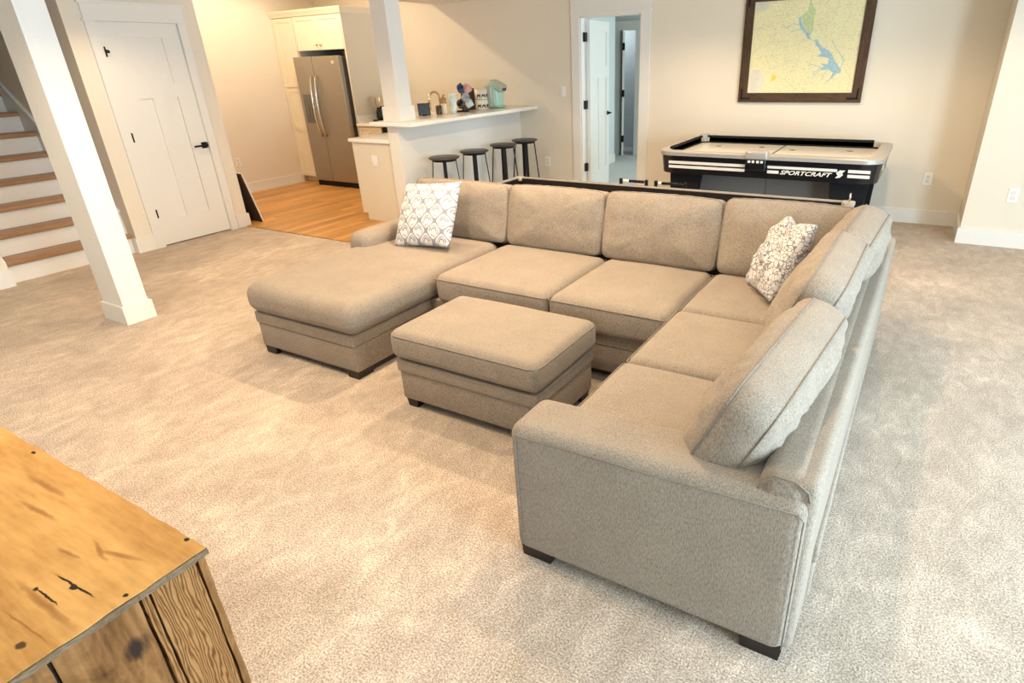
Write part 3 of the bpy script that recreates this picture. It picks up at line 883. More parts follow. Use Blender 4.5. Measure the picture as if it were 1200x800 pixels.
def teal_swirl():
    t = NT('teal_swirl'); v = t.coord((1, 1, 1))
    f = t.noise(v, 11, 3, .6, 1.8)
    t.col(t.ramp(f, [(.42, (.80, .80, .74)), (.52, (.62, .76, .70)), (.64, (.16, .52, .46))]))
    return t.set(Roughness=.3)
M['tealswirl'] = teal_swirl()
bar_items()

# ------------------------------------------------------------------ sectional sofa
def crown(b, side=1, w=.004, seed=0):
    def f(p, h):
        u = min(1, abs(p.x / h[0])); v = min(1, abs(p.y / h[1]))
        z = p.z
        if p.z > -h[2] * .5:
            z += b * (1 - u * u) * (1 - v * v)
        z += w * noise.noise(Vector((p.x * 5 + seed, p.y * 5, p.z * 5)))
        bulge = 1 + .012 * (1 - (p.z / h[2]) ** 2)
        return (p.x * bulge, p.y * bulge, z)
    return f
def seat_cushion(parent, x0, x1, y0, y1, z0, z1, r=.045, b=.018, seed=0, name='seat_cushion', welt=True):
    m = MB(); m.rbox(x0, x1, y0, y1, z0, z1, r, 4, (12, 10, 2), crown(b, seed=seed)); o = part(name, m, M['sofa'], parent)
    if welt:
        # welt round the top edge
        zz = z1 - r * .55; rr = r * .5; e = .004
        q = loop(x0 + .0 - e * .2, x1 + e * .2, y0 - e * .2, y1 + e * .2, rr)
        w_ = MB(); w_.tube([(a, c, zz + .002) for a, c in q], .0035, 6, True); part('piping', w_, M['welt'], o)
    return o
def loop(x0, x1, y0, y1, r, k=4, n=10):
    out = []
    for cx, cy, a0 in ((x1 - r, y1 - r, 0), (x0 + r, y1 - r, 90), (x0 + r, y0 + r, 180), (x1 - r, y0 + r, 270)):
        for i in range(k + 1):
            a = radians(a0 + 90 * i / k); out.append((cx + r * cos(a), cy + r * sin(a)))
    return out

def back_cushion(parent, L, H, T, Mx, bulge, seed, fold=.012, rr=.05):
    """box cushion: local x = length, z = height, y = thickness; welts run round both edges"""
    tt = T / 2
    lp = loop(-L / 2, L / 2, -H / 2, H / 2, rr, 6)
    out = []
    for i in range(len(lp)):
        p, q = lp[i], lp[(i + 1) % len(lp)]
        nn = max(1, int(sqrt((p[0] - q[0]) ** 2 + (p[1] - q[1]) ** 2) / .022))
        for j in range(nn): out.append((p[0] + (q[0] - p[0]) * j / nn, p[1] + (q[1] - p[1]) * j / nn))
    n = len(out)
    def edge(x, z):          # slightly pulled-in sides
        return x * (1 - .03 * (2 * z / H) ** 2), z * (1 - .045 * (2 * x / L) ** 2)
    def face(x, z, q, s):
        k = max(0.0, 1 - q ** 2.4) ** .62
        y = tt + bulge * k
        w_ = min(1.0, (1 - q) / .12)
        y += w_ * fold * (1.15 - .7 * min(1, (1 - q) * 1.6)) * noise.noise(Vector((x * 20 + seed * 3.1, s * 5, z * 15)) )
        y += w_ * fold * .9 * noise.noise(Vector((x * 5 + seed, s * 3, z * 6)))
        return s * y
    vs = []; fs = []
    Q = [.12, .25, .4, .55, .68, .78, .86, .92, .965, 1.0]
    rows = []
    for s in (-1, 1):
        vs.append((0, face(0, 0, 0, s), 0)); c0 = len(vs) - 1
        rr_ = []
        for q in Q:
            st = len(vs)
            for (x, z) in out:
                ex, ez = edge(x, z)
                vs.append((ex * q, face(ex * q, ez * q, q, s), ez * q))
            rr_.append(st)
        for i in range(n): fs.append((c0, rr_[0] + i, rr_[0] + (i + 1) % n))
        for a_, b_ in zip(rr_[:-1], rr_[1:]):
            for i in range(n): fs.append((a_ + i, b_ + i, b_ + (i + 1) % n, a_ + (i + 1) % n))
        rows.append(rr_[-1])
    prev = rows[0]
    for u in (-.5, 0, .5, None):
        if u is None: st = rows[1]
        else:
            st = len(vs)
            for (x, z) in out:
                ex, ez = edge(x, z); g = 1 + .012 * (1 - u * u) / max(.3, H)
                wr = .0022 * noise.noise(Vector((x * 26 + seed, u * 2, z * 26)))
                vs.append((ex * g + wr, u * tt, ez * g + wr))
        for i in range(n): fs.append((prev + i, st + i, st + (i + 1) % n, prev + (i + 1) % n))
        prev = st
    m = MB(); m.add([Mx @ Vector(p) for p in vs], fs, True)
    o = part('back_cushion', m, M['sofa'], parent)
    for s in (-1, 1):
        w_ = MB()
        w_.tube([Mx @ Vector((*(lambda e: (e[0], s * tt, e[1]))(edge(x, z)),)) for (x, z) in out], .0036, 6, True)
        part('piping', w_, M['welt'], o)
    return o

def sofa():
    t = thing('sectional_sofa', 'large greige fabric U-shaped sectional sofa with chaise', 'sofa', (-1.7, 2.9, 0))
    F = M['sofa']
    # ---- chaise
    def base(nm, x0, x1, y0, y1):
        m = MB(); m.rbox(x0, x1, y0, y1, .045, .205, .012, 2); o = part(nm, m, F, t)
        m = MB(); m.rbox(x0 - .006, x1 + .006, y0 - .006, y1, .203, .277, .010, 2); part('base_band', m, F, o)
    base('chaise_base', -3.365, -2.525, 1.985, 3.84)
    m = MB(); m.rbox(-3.39, -2.475, 1.955, 3.36, .272, .462, .075, 6, (10, 14, 1), crown(.022, seed=4)); part('chaise_cushion', m, F, t)
    # short rounded arm
    m = MB(); m.rbox(-3.435, -3.215, 2.80, 3.84, .045, .565, .085, 6, (2, 8, 4)); a = part('chaise_arm', m, F, t)
    # ---- far run
    base('seat_base', -2.515, -.885, 2.635, 3.84)
    seat_cushion(t, -2.425, -1.632, 2.575, 3.35, .277, .462, .05, .022, 1)
    seat_cushion(t, -1.622, -.937, 2.575, 3.35, .277, .462, .05, .022, 2)
    # ---- right run
    base('seat_base', -.885, -.05, 1.545, 3.84)
    seat_cushion(t, -.925, -.20, 2.722, 3.35, .277, .462, .045, .016, 5)
    seat_cushion(t, -.930, -.20, 2.087, 2.712, .277, .462, .045, .016, 6)
    seat_cushion(t, -.935, -.20, 1.535, 2.077, .277, .462, .045, .016, 7)
    # ---- back frames
    m = MB(); m.rbox(-3.22, -.10, 3.56, 3.85, .045, .635, .04, 4, (8, 1, 4)); part('back_frame', m, F, t)
    m = MB(); m.rbox(-.215, -.078, 1.330, 3.85, .30, .641, .050, 6, (1, 12, 2), lambda p, h: (p.x, p.y, p.z + (.011 * p.y / h[1] if p.z > 0 else 0))); bf = part('back_frame', m, F, t)
    m = MB(); m.rbox(-.135, -.050, 1.338, 3.852, .028, .636, .026, 4, (1, 10, 3), lambda p, h: (p.x + .010 * p.y / h[1], p.y, p.z + (.011 * p.y / h[1] if p.z > 0 else 0))); part('outer_panel', m, F, bf)
    w_ = MB(); w_.tube([(-.210, 1.338, .575), (-.203, 1.338, .604), (-.170, 1.338, .626), (-.12, 1.338, .626), (-.087, 1.338, .604), (-.079, 1.338, .575)], .003, 6); part('piping', w_, M['welt'], bf)
    # ---- near arm
    def armf(p, h):
        return (p.x, p.y, p.z + .018 * (p.x / h[0]) * (1 if p.z > 0 else 0))
    m = MB(); m.rbox(-1.005, -.076, 1.312, 1.54, .028, .568, .045, 5, (10, 2, 6), armf); ar = part('arm', m, F, t)
    w_ = MB(); w_.tube([(-.972, 1.3118, .06), (-.972, 1.3118, .49), (-.960, 1.3118, .5185), (-.5, 1.311, .5315), (-.10, 1.3125, .548), (-.084, 1.3145, .53), (-.084, 1.3145, .06)], .003, 6); part('piping', w_, M['welt'], ar)
    # ---- feet
    for (x0, x1, y0, y1) in ((-3.355, -3.255, 1.99, 2.07), (-2.625, -2.53, 1.99, 2.10), (-3.40, -3.31, 3.7, 3.79), (-2.2, -2.1, 2.66, 2.74), (-.80, -.72, 2.64, 2.72),
                             (-.985, -.86, 1.325, 1.41), (-.205, -.082, 1.322, 1.42), (-.18, -.09, 3.7, 3.79), (-1.75, -1.65, 3.7, 3.79)):
        m = MB(); m.prism([(x0 + .006, 0), (x1 - .006, 0), (x1, .05), (x0, .05)], y0, y1, 'y'); part('foot', m, M['blackfoot'], t)
    for b in ((-.97, -.10, 1.36, 1.40), (-3.34, -2.55, 2.01, 2.05), (-2.55, -.9, 2.66, 2.7), (-2.57, -2.545, 2.01, 2.7)):
        m = MB(); m.box(*b, .016, .046); part('under_rail', m, M['blackfoot'], t)
    # ---- far back cushions: lean back
    for i, (x0, x1, zt) in enumerate(((-3.25, -2.408, .853), (-2.402, -1.673, .860), (-1.667, -.926, .868), (-.920, -.225, .884))):
        H = zt - .452
        Mx = Matrix.Translation(((x0 + x1) / 2, 3.425, .445 + H / 2)) @ Matrix.Rotation(radians(-13), 4, 'X')
        back_cushion(t, x1 - x0, H + .005, .13, Mx, .055, i + 1, .009, .04)
    # ---- right back cushions: rotated to face -x, leaning towards +x
    for i, (xc, yc, zc, L, H, lean, yawd, T) in enumerate(((-.290, 1.82, .620, .85, .39, 24.4, -5, .125), (-.275, 2.60, .675, .76, .42, 22.8, -1, .12), (-.222, 3.17, .688, .60, .43, 19.0, -3, .12))):
        Mx = Matrix.Translation((xc, yc, zc)) @ Matrix.Rotation(radians(yawd), 4, 'Z') @ Matrix.Rotation(radians(lean), 4, 'Y') @ Matrix.Rotation(radians(-90), 4, 'Z')
        back_cushion(t, L, H, T, Mx, .075, 11 + i, .022, .07)
sofa()

def ottoman():
    t = thing('ottoman', 'rectangular greige storage ottoman in front of the sectional sofa', 'ottoman', (-1.7, 2.19, 0))
    F = M['sofa']; x0, x1, y0, y1 = -2.105, -1.278, 1.905, 2.44
    m = MB(); m.rbox(x0, x1, y0, y1, .045, .208, .012, 2); b = part('base', m, F, t)
    m = MB(); m.rbox(x0 - .008, x1 + .008, y0 - .008, y1 + .008, .206, .272, .010, 2); part('base_band', m, F, b)
    m = MB(); m.rbox(x0 - .022, x1 + .022, y0 - .022, y1 + .022, .278, .435, .045, 5, (12, 10, 2), crown(.02, seed=9, w=.003)); c = part('cushion_top', m, F, t)
    q = loop(x0 - .022, x1 + .022, y0 - .022, y1 + .022, .05, 5)
    w_ = MB(); w_.tube([(a, d, .408) for a, d in q], .0035, 6, True); part('piping', w_, M['welt'], c)
    for (a, d) in ((x0 + .01, y0 + .01), (x1 - .09, y0 + .01), (x0 + .01, y1 - .09), (x1 - .09, y1 - .09)):
        m = MB(); m.prism([(a + .012, 0), (a + .07, 0), (a + .08, .05), (a, .05)], d, d + .08, 'y'); part('foot', m, M['blackfoot'], t)
    m = MB(); m.box(x0 + .03, x1 - .03, y0 + .03, y1 - .03, .028, .046); part('under_rail', m, M['blackfoot'], t)
ottoman()

# ------------------------------------------------------------------ throw pillows
def damask():
    t = NT('damask_pillow')
    v = t.coord((1, 1, 1))
    sep = t.n('ShaderNodeSeparateXYZ'); t.l(v, sep.inputs[0])
    X, Z = sep.outputs[0], sep.outputs[2]
    P = .118
    # ogee lattice: |sin| diamonds with curved sides
    px = t.math('MULTIPLY', X, 2 * pi / P); pz = t.math('MULTIPLY', Z, 2 * pi / (P * 1.15))
    cx = t.math('COSINE', px); cz = t.math('COSINE', pz)
    s = t.math('ADD', cx, cz)                      # 2 at cell centres, 0 on lattice lines, -2 at other centres
    a = t.math('ABSOLUTE', s)
    line = t.math('LESS_THAN', a, .26)
    # motif rings inside every cell
    ring = t.math('LESS_THAN', t.math('ABSOLUTE', t.math('SUBTRACT', a, 1.05)), .13)
    px3 = t.math('SINE', t.math('MULTIPLY', px, 3)); pz3 = t.math('SINE', t.math('MULTIPLY', pz, 2))
    pet = t.math('GREATER_THAN', t.math('MULTIPLY', px3, pz3), .12)
    ring2 = t.math('MULTIPLY', ring, t.math('GREATER_THAN', pz3, -.35))
    core = t.math('MULTIPLY', t.math('GREATER_THAN', a, 1.45), t.math('LESS_THAN', a, 1.8))
    core = t.math('MULTIPLY', core, t.math('GREATER_THAN', pz3, -.2))
    petal = t.math('MULTIPLY', pet, t.math('MULTIPLY', t.math('GREATER_THAN', a, .45), t.math('LESS_THAN', a, 1.35)))
    m = t.math('MAXIMUM', line, t.math('MAXIMUM', t.math('MAXIMUM', ring2, core), t.math('MULTIPLY', petal, .62)))
    nz = t.noise(v, 300, 2)
    m = t.math('MULTIPLY', m, t.math('MULTIPLY_ADD', nz, .5, .7))
    t.col(t.mix(m, (.66, .65, .64), (.235, .23, .27)))
    t.bump(nz, .2, .002)
    return t.set(Roughness=.85)
def floral():
    t = NT('floral_pillow'); v = t.coord()
    d = t.noise(v, 14, 3, .6)
    off = t.n('ShaderNodeVectorMath', _operation='ADD')
    t.l(v, off.inputs[0])
    sc = t.n('ShaderNodeVectorMath', _operation='SCALE'); sc.inputs['Scale'].default_value = .06
    nt = t.n('ShaderNodeTexNoise'); nt.inputs['Scale'].default_value = 12; t.l(v, nt.inputs['Vector'])
    t.l(nt.outputs['Color'], sc.inputs[0]); t.l(sc.outputs[0], off.inputs[1])
    vo = t.n('ShaderNodeTexVoronoi', _feature='DISTANCE_TO_EDGE'); vo.inputs['Scale'].default_value = 42; t.l(off.outputs[0], vo.inputs['Vector'])
    ln = t.math('LESS_THAN', vo.outputs['Distance'], .07)
    vo2 = t.n('ShaderNodeTexVoronoi', _feature='F1'); vo2.inputs['Scale'].default_value = 60; t.l(off.outputs[0], vo2.inputs['Vector'])
    bl = t.math('LESS_THAN', vo2.outputs['Distance'], .24)
    m = t.math('MAXIMUM', t.math('MULTIPLY', ln, .9), t.math('MULTIPLY', bl, .8))
    m = t.math('MULTIPLY', m, t.math('GREATER_THAN', d, .38))
    t.col(t.mix(m, (.58, .56, .54), (.13, .12, .135)))
    t.bump(t.noise(v, 300, 2), .2, .002)
    return t.set(Roughness=.85)
def pillow_mesh(S, T, n=28, fold=0.0, seed=0, chop=0.0):
    m = MB(); vs = []; fs = []
    def P(u, v, s):
        k = max(0.0, (1 - abs(u) ** 2.3)) * max(0.0, (1 - abs(v) ** 2.3))
        y = s * T * k ** .48
        e = 1 - .045 * (1 - v * v) * abs(u) ** 6; g = 1 - .045 * (1 - u * u) * abs(v) ** 6
        x = S * u * e; z = S * v * g
        if chop and v > 0: z -= chop * math.exp(-(u / .30) ** 2) * v ** 3
        f = fold * noise.noise(Vector((u * 3.2 + seed, v * 3.2, seed))) * (.4 + k) + fold * .5 * noise.noise(Vector((u * 8 + seed, v * 6, seed + 4))) * (.3 + k)
        return (x + f * .6, y + f, z + f * .5)
    N = n + 1
    for s in (1, -1):
        o = len(vs)
        for i in range(N):
            for j in range(N):
                vs.append(P(-1 + 2 * i / n, -1 + 2 * j / n, s))
        for i in range(n):
            for j in range(n):
                fs.append((o + i * N + j, o + (i + 1) * N + j, o + (i + 1) * N + j + 1, o + i * N + j + 1))
    m.add(vs, fs, True)
    return m
def pillows():
    def place(mb, name, mat, label, M4, loc):
        o = build(name, mb, mat)
        import bmesh
        bm = bmesh.new(); bm.from_mesh(o.data); bmesh.ops.remove_doubles(bm, verts=bm.verts, dist=.0004); bmesh.ops.recalc_face_normals(bm, faces=bm.faces); bm.to_mesh(o.data); bm.free()
        o.matrix_world = M4
        o['label'] = label; o['category'] = 'pillow'
        return o
    M4 = Matrix.Translation((-2.865, 3.062, .683)) @ Matrix.Rotation(radians(3.2), 4, 'Z') @ Matrix.Rotation(radians(-33.5), 4, 'X') @ Matrix.Rotation(radians(-4.9), 4, 'Y')
    place(pillow_mesh(.232, .075, 28, .006, 2), 'throw_pillow', damask(), 'square throw pillow with grey damask lattice pattern on the chaise', M4, None)
    M4 = Matrix.Translation((-.535, 3.095, .672)) @ Matrix.Rotation(radians(-65), 4, 'Z') @ Matrix.Rotation(radians(-27), 4, 'X') @ Matrix.Rotation(radians(-8), 4, 'Y')
    place(pillow_mesh(.208, .080, 34, .024, 5, .06), 'throw_pillow', floral(), 'crumpled white throw pillow with dark floral print in the sofa corner', M4, None)
pillows()

# ------------------------------------------------------------------ shuffleboard table behind the sofa
def game_table():
    t = thing('shuffleboard_table', 'long black game table with silver rim behind the sofa', 'game table', (-1.7, 4.18, 0))
    x0, x1, y0, y1, zt = -3.06, -.335, 3.885, 4.47, .70
    w_ = .05
    for nm, b in (('rim', (x0, x1, y1 - w_, y1)), ('rim', (x0, x1, y0, y0 + w_)), ('rim', (x0, x0 + w_, y0 + w_, y1 - w_)), ('rim', (x1 - w_, x1, y0 + w_, y1 - w_))):
        m = MB(); m.rbox(*b, zt - .008, zt, .003, 2); part(nm, m, M['railgrey'], t)
    for b in ((x0 + .005, x1 - .005, y1 - w_, y1 - .005), (x0 + .005, x1 - .005, y0 + .005, y0 + w_), (x0 + .005, x0 + w_, y0 + w_, y1 - w_), (x1 - w_, x1 - .005, y0 + w_, y1 - w_)):
        m = MB(); m.box(*b, zt - .26, zt - .008); part('side_panel', m, M['black'], t)
    m = MB(); m.box(x0 + .01, x1 - .01, y0 + .01, y1 - .01, zt - .30, zt - .26); part('cradle_bottom', m, M['black'], t)
    m = MB(); m.box(x0 + .12, x1 - .12, y0 + .12, y1 - .12, zt - .26, zt - .115); part('playfield', m, M['playorange'], t)
    for cx, cy in ((x0 + .035, y1 - .035), (x1 - .035, y1 - .035), (x0 + .035, y0 + .035), (x1 - .035, y0 + .035)):
        m = MB(); m.rbox(cx - .04, cx + .04, cy - .04, cy + .04, zt - .03, zt + .003, .012, 3); part('corner_cap', m, M['silver'], t, 'silver corner cap')
    for cx in (x0 + .35, x1 - .35):
        m = MB(); m.box(cx - .06, cx + .06, y0 + .08, y1 - .08, 0, zt - .30); part('leg', m, M['black'], t)
    m = MB(); m.tube([(x1 - .03, y1 - .05, zt), (x1 - .03, y1 - .05, zt + .06)], .006, 8); part('score_post', m, M['chrome'], t)
    # bead counters on the far rail
    for (a, b, cols) in ((-2.08, -1.84, 'wwbbbbb'), (-1.78, -1.52, 'wbbbbbb')):
        m = MB(); yy = y1 + .015
        m.box(a, a + .02, yy - .012, yy + .012, zt - .02, zt + .04); m.box(b - .02, b, yy - .012, yy + .012, zt - .02, zt + .04)
        c = part('score_bracket', m, M['black'], t)
        m = MB(); m.tube([(a + .01, yy, zt + .024), (b - .01, yy, zt + .024)], .004, 6); part('score_rod', m, M['chrome'], c)
        n = len(cols); 
        for i, q in enumerate(cols):
            xc = a + .03 + (b - a - .06) * (i + .5) / n; hw = (b - a - .06) / n * .42
            m = MB(); m.tube([(xc - hw, yy, zt + .024), (xc + hw, yy, zt + .024)], .011, 10); part('score_bead', m, M['plastic'] if q == 'w' else M['black'], c)
game_table()

# ------------------------------------------------------------------ air hockey table
def text_mb(body, size, depth, shear=.0, space=1.0):
    cu = bpy.data.curves.new('lettering', 'FONT'); cu.body = body; cu.size = size; cu.extrude = depth; cu.shear = shear
    cu.space_character = space; cu.offset = size * .022
    o = bpy.data.objects.new('lettering', cu); COL.objects.link(o)
    dg = bpy.context.evaluated_depsgraph_get(); me = bpy.data.meshes.new_from_object(o.evaluated_get(dg))
    bpy.data.objects.remove(o)
    m = MB(); m.add([tuple(v.co) for v in me.vertices], [tuple(p.vertices) for p in me.polygons])
    bpy.data.meshes.remove(me)
    return m
def air_hockey():
    x0, x1, y0, y1, zt = -2.23, -.26, 5.62, 6.86, .805
    t = thing('air_hockey_table', 'black air hockey table with white playfield by the back wall', 'game table', (-1.25, 6.24, 0))
    r = .16
    # rim: rounded rectangle ring
    def ring(e, rr, k=6): return loop(x0 + e, x1 - e, y0 + e, y1 - e, rr, k)
    def band(mb, la, za, lb, zb):
        n = len(la)
        mb.add([(p[0], p[1], za) for p in la] + [(p[0], p[1], zb) for p in lb], [(i, (i + 1) % n, (i + 1) % n + n, i + n) for i in range(n)], True)
    o0 = ring(0, r); o1 = ring(.006, r); i1 = ring(.10, .07); i0 = ring(.10, .07)
    m = MB(); band(m, o0, zt - .04, o0, zt - .008); band(m, o0, zt - .008, o1, zt); band(m, o1, zt, i1, zt); band(m, i1, zt, i0, zt - .04); band(m, i0, zt - .04, o0, zt - .04)
    part('rim', m, M['silver'], t)
    s0 = ring(.012, r); s1 = ring(.028, r * .95)
    m = MB(); band(m, s0, zt - .04, s1, zt - .205); m.add([(p[0], p[1], zt - .205) for p in s1], [tuple(range(len(s1)))]); part('apron', m, M['blackgloss'], t)
    m = MB(); m.box(x0 + .095, x1 - .095, y0 + .095, y1 - .095, zt - .10, zt - .055); pf = part('playfield', m, M['playwhite'], t)
    xm = (x0 + x1) / 2
    m = MB(); m.box(xm - .008, xm + .008, y0 + .1, y1 - .1, zt - .056, zt - .0535); part('centre_line', m, M['grey'], pf)
    for px_, py_ in ((x0 + .35, y1 - .35), (x1 - .35, y1 - .35), (xm - .2, y1 - .3), (xm + .12, y1 - .42)):
        m = MB(); m.lathe([(.03, 0), (.03, .002), (0, .002)], (px_, py_, zt - .0555), 16); part('face_off_dot', m, M['grey'], pf)
    # black inner walls
    for b in ((x0 + .12, x1 - .17, y1 - .10, y1 - .085, zt - .06, zt + .022), (x0 + .085, x0 + .10, y0 + .16, y1 - .12, zt - .06, zt + .022)):
        m = MB(); m.box(*b); part('inner_wall', m, M['black'], t)
    for b in ((x0 + .10, x1 - .10, y0 + .085, y0 + .10, zt - .06, zt - .03),):
        m = MB(); m.box(*b); part('inner_wall', m, M['black'], t)
    # scorer
    sx = -1.275
    m = MB(); m.rbox(sx - .10, sx + .10, y0 - .03, y0 + .07, zt - .045, zt + .040, .025, 4); sc = part('score_unit', m, M['silver'], t)
    m = MB(); m.rbox(sx - .09, sx + .09, y0 - .033, y0 + .03, zt - .135, zt - .035, .012, 3); part('score_display', m, M['blackgloss'], sc)
    for dx in (-.055, -.02, .02, .055):
        m = MB(); m.rbox(sx + dx - .011, sx + dx + .011, y0 - .037, y0 - .02, zt - .066, zt - .046, .003); part('button', m, M['plastic'], sc)
    m = MB(); m.rbox(x0 + .07, x0 + .15, y1 - .13, y1 - .05, zt - .02, zt + .035, .01); part('corner_block', m, M['tank'], t, 'clear plastic corner block')
    # stripes, lettering and emblem on the front apron (which slopes back slightly)
    dz = .165; dy = .016
    def fy(z): return y0 + .012 + dy * ((zt - .04 - z) / dz) - .0025
    def stripe(a, b, z0, z1):
        q = MB(); vs = []
        for (x, z) in ((a, z0), (b, z0), (b, z1), (a, z1)): vs.append((x, fy(z), z))
        for (x, z) in ((a, z0), (b, z0), (b, z1), (a, z1)): vs.append((x, fy(z) + .004, z))
        q.add(vs, [(0, 1, 2, 3), (7, 6, 5, 4), (0, 4, 5, 1), (1, 5, 6, 2), (2, 6, 7, 3), (3, 7, 4, 0)])
        part('stripe', q, M['playwhite'], t, 'white stripe')
    zc = .680
    stripe(-2.10, sx - .10, zc + .010, zc + .036); stripe(-2.10, sx - .10, zc - .030, zc - .004)
    stripe(sx + .10, -.60, zc + .013, zc + .036); stripe(sx + .10, -1.075, zc - .030, zc - .004)
    stripe(-.515, -.345, zc + .010, zc + .036); stripe(-.515, -.345, zc - .030, zc - .004)
    tx = text_mb('SPORTCRAFT', .050, .002, .35, 1.02)
    wmax = max(p[0] for p in tx.v); k = .43 / wmax
    tx.v = [(-1.065 + p[0] * k, fy(zc - .032 + p[1]) - p[2] - .002, zc - .032 + p[1] * .98) for p in tx.v]
    part('lettering', tx, M['playwhite'], t, 'white slanted lettering')
    e = MB()
    for poly in ([(-.615, .640), (-.585, .640), (-.560, .672), (-.575, .690), (-.540, .722), (-.575, .722), (-.612, .690), (-.590, .668)],
                 [(-.545, .722), (-.515, .722), (-.548, .690), (-.533, .676), (-.572, .640), (-.578, .652), (-.556, .672), (-.570, .694)]):
        e.prism(poly, -.002, .002, 'y')
    e.v = [(-.572 + (p[0] + .565) * .72, p[1], .676 + (p[2] - .681) * .8) for p in e.v]
    e.v = [(p[0], fy(p[2]) + p[1] - .001, p[2]) for p in e.v]
    part('emblem', e, M['playwhite'], t, 'white lightning emblem')
    # emblem on the right end
    e = MB(); 
    for k_ in range(3):
        e.box(x1 - .035 - .012 * k_, x1 - .014 - .012 * k_, 5.98 + .1 * k_, 6.06 + .1 * k_, .67 - .02 * (k_ % 2), .74 - .02 * (k_ % 2))
    part('end_emblem', e, M['playwhite'], t)
    # legs: splayed black panels and a grey centre panel
    for s, xa in ((1, -1.98), (-1, -.51)):
        m = MB(); m.prism([(xa - .16, zt - .2), (xa + .16, zt - .2), (xa + .10 - s * .02, .12), (xa - .22 * (1 if s > 0 else 0) - .02, 0), (xa - .24 if s > 0 else xa - .08, 0)][:3] + [(xa + .10 - s * .16, 0), (xa - .10 - s * .16, 0), (xa - .12 - s * .02, .12)], 5.80, 5.86, 'y'); part('leg', m, M['black'], t)
        m = MB(); m.prism([(xa - .16, zt - .2), (xa + .16, zt - .2), (xa + .12 - s * .02, .12), (xa + .10 - s * .16, 0), (xa - .10 - s * .16, 0), (xa - .12 - s * .02, .12)], 6.62, 6.68, 'y'); part('leg', m, M['black'], t)
    for a, b in ((-1.93, -1.262), (-1.256, -.56)):
        m = MB(); m.box(a, b, 6.05, 6.09, .18, .60); part('stretcher_panel', m, M['panelgrey'], t)
    m = MB(); m.rbox(-.42, -.36, 5.74, 5.80, .02, .40, .01); m.tube([(-.45, 5.73, .42), (-.36, 5.73, .36)], .02); part('leg_leveller', m, M['black'], t)
air_hockey()

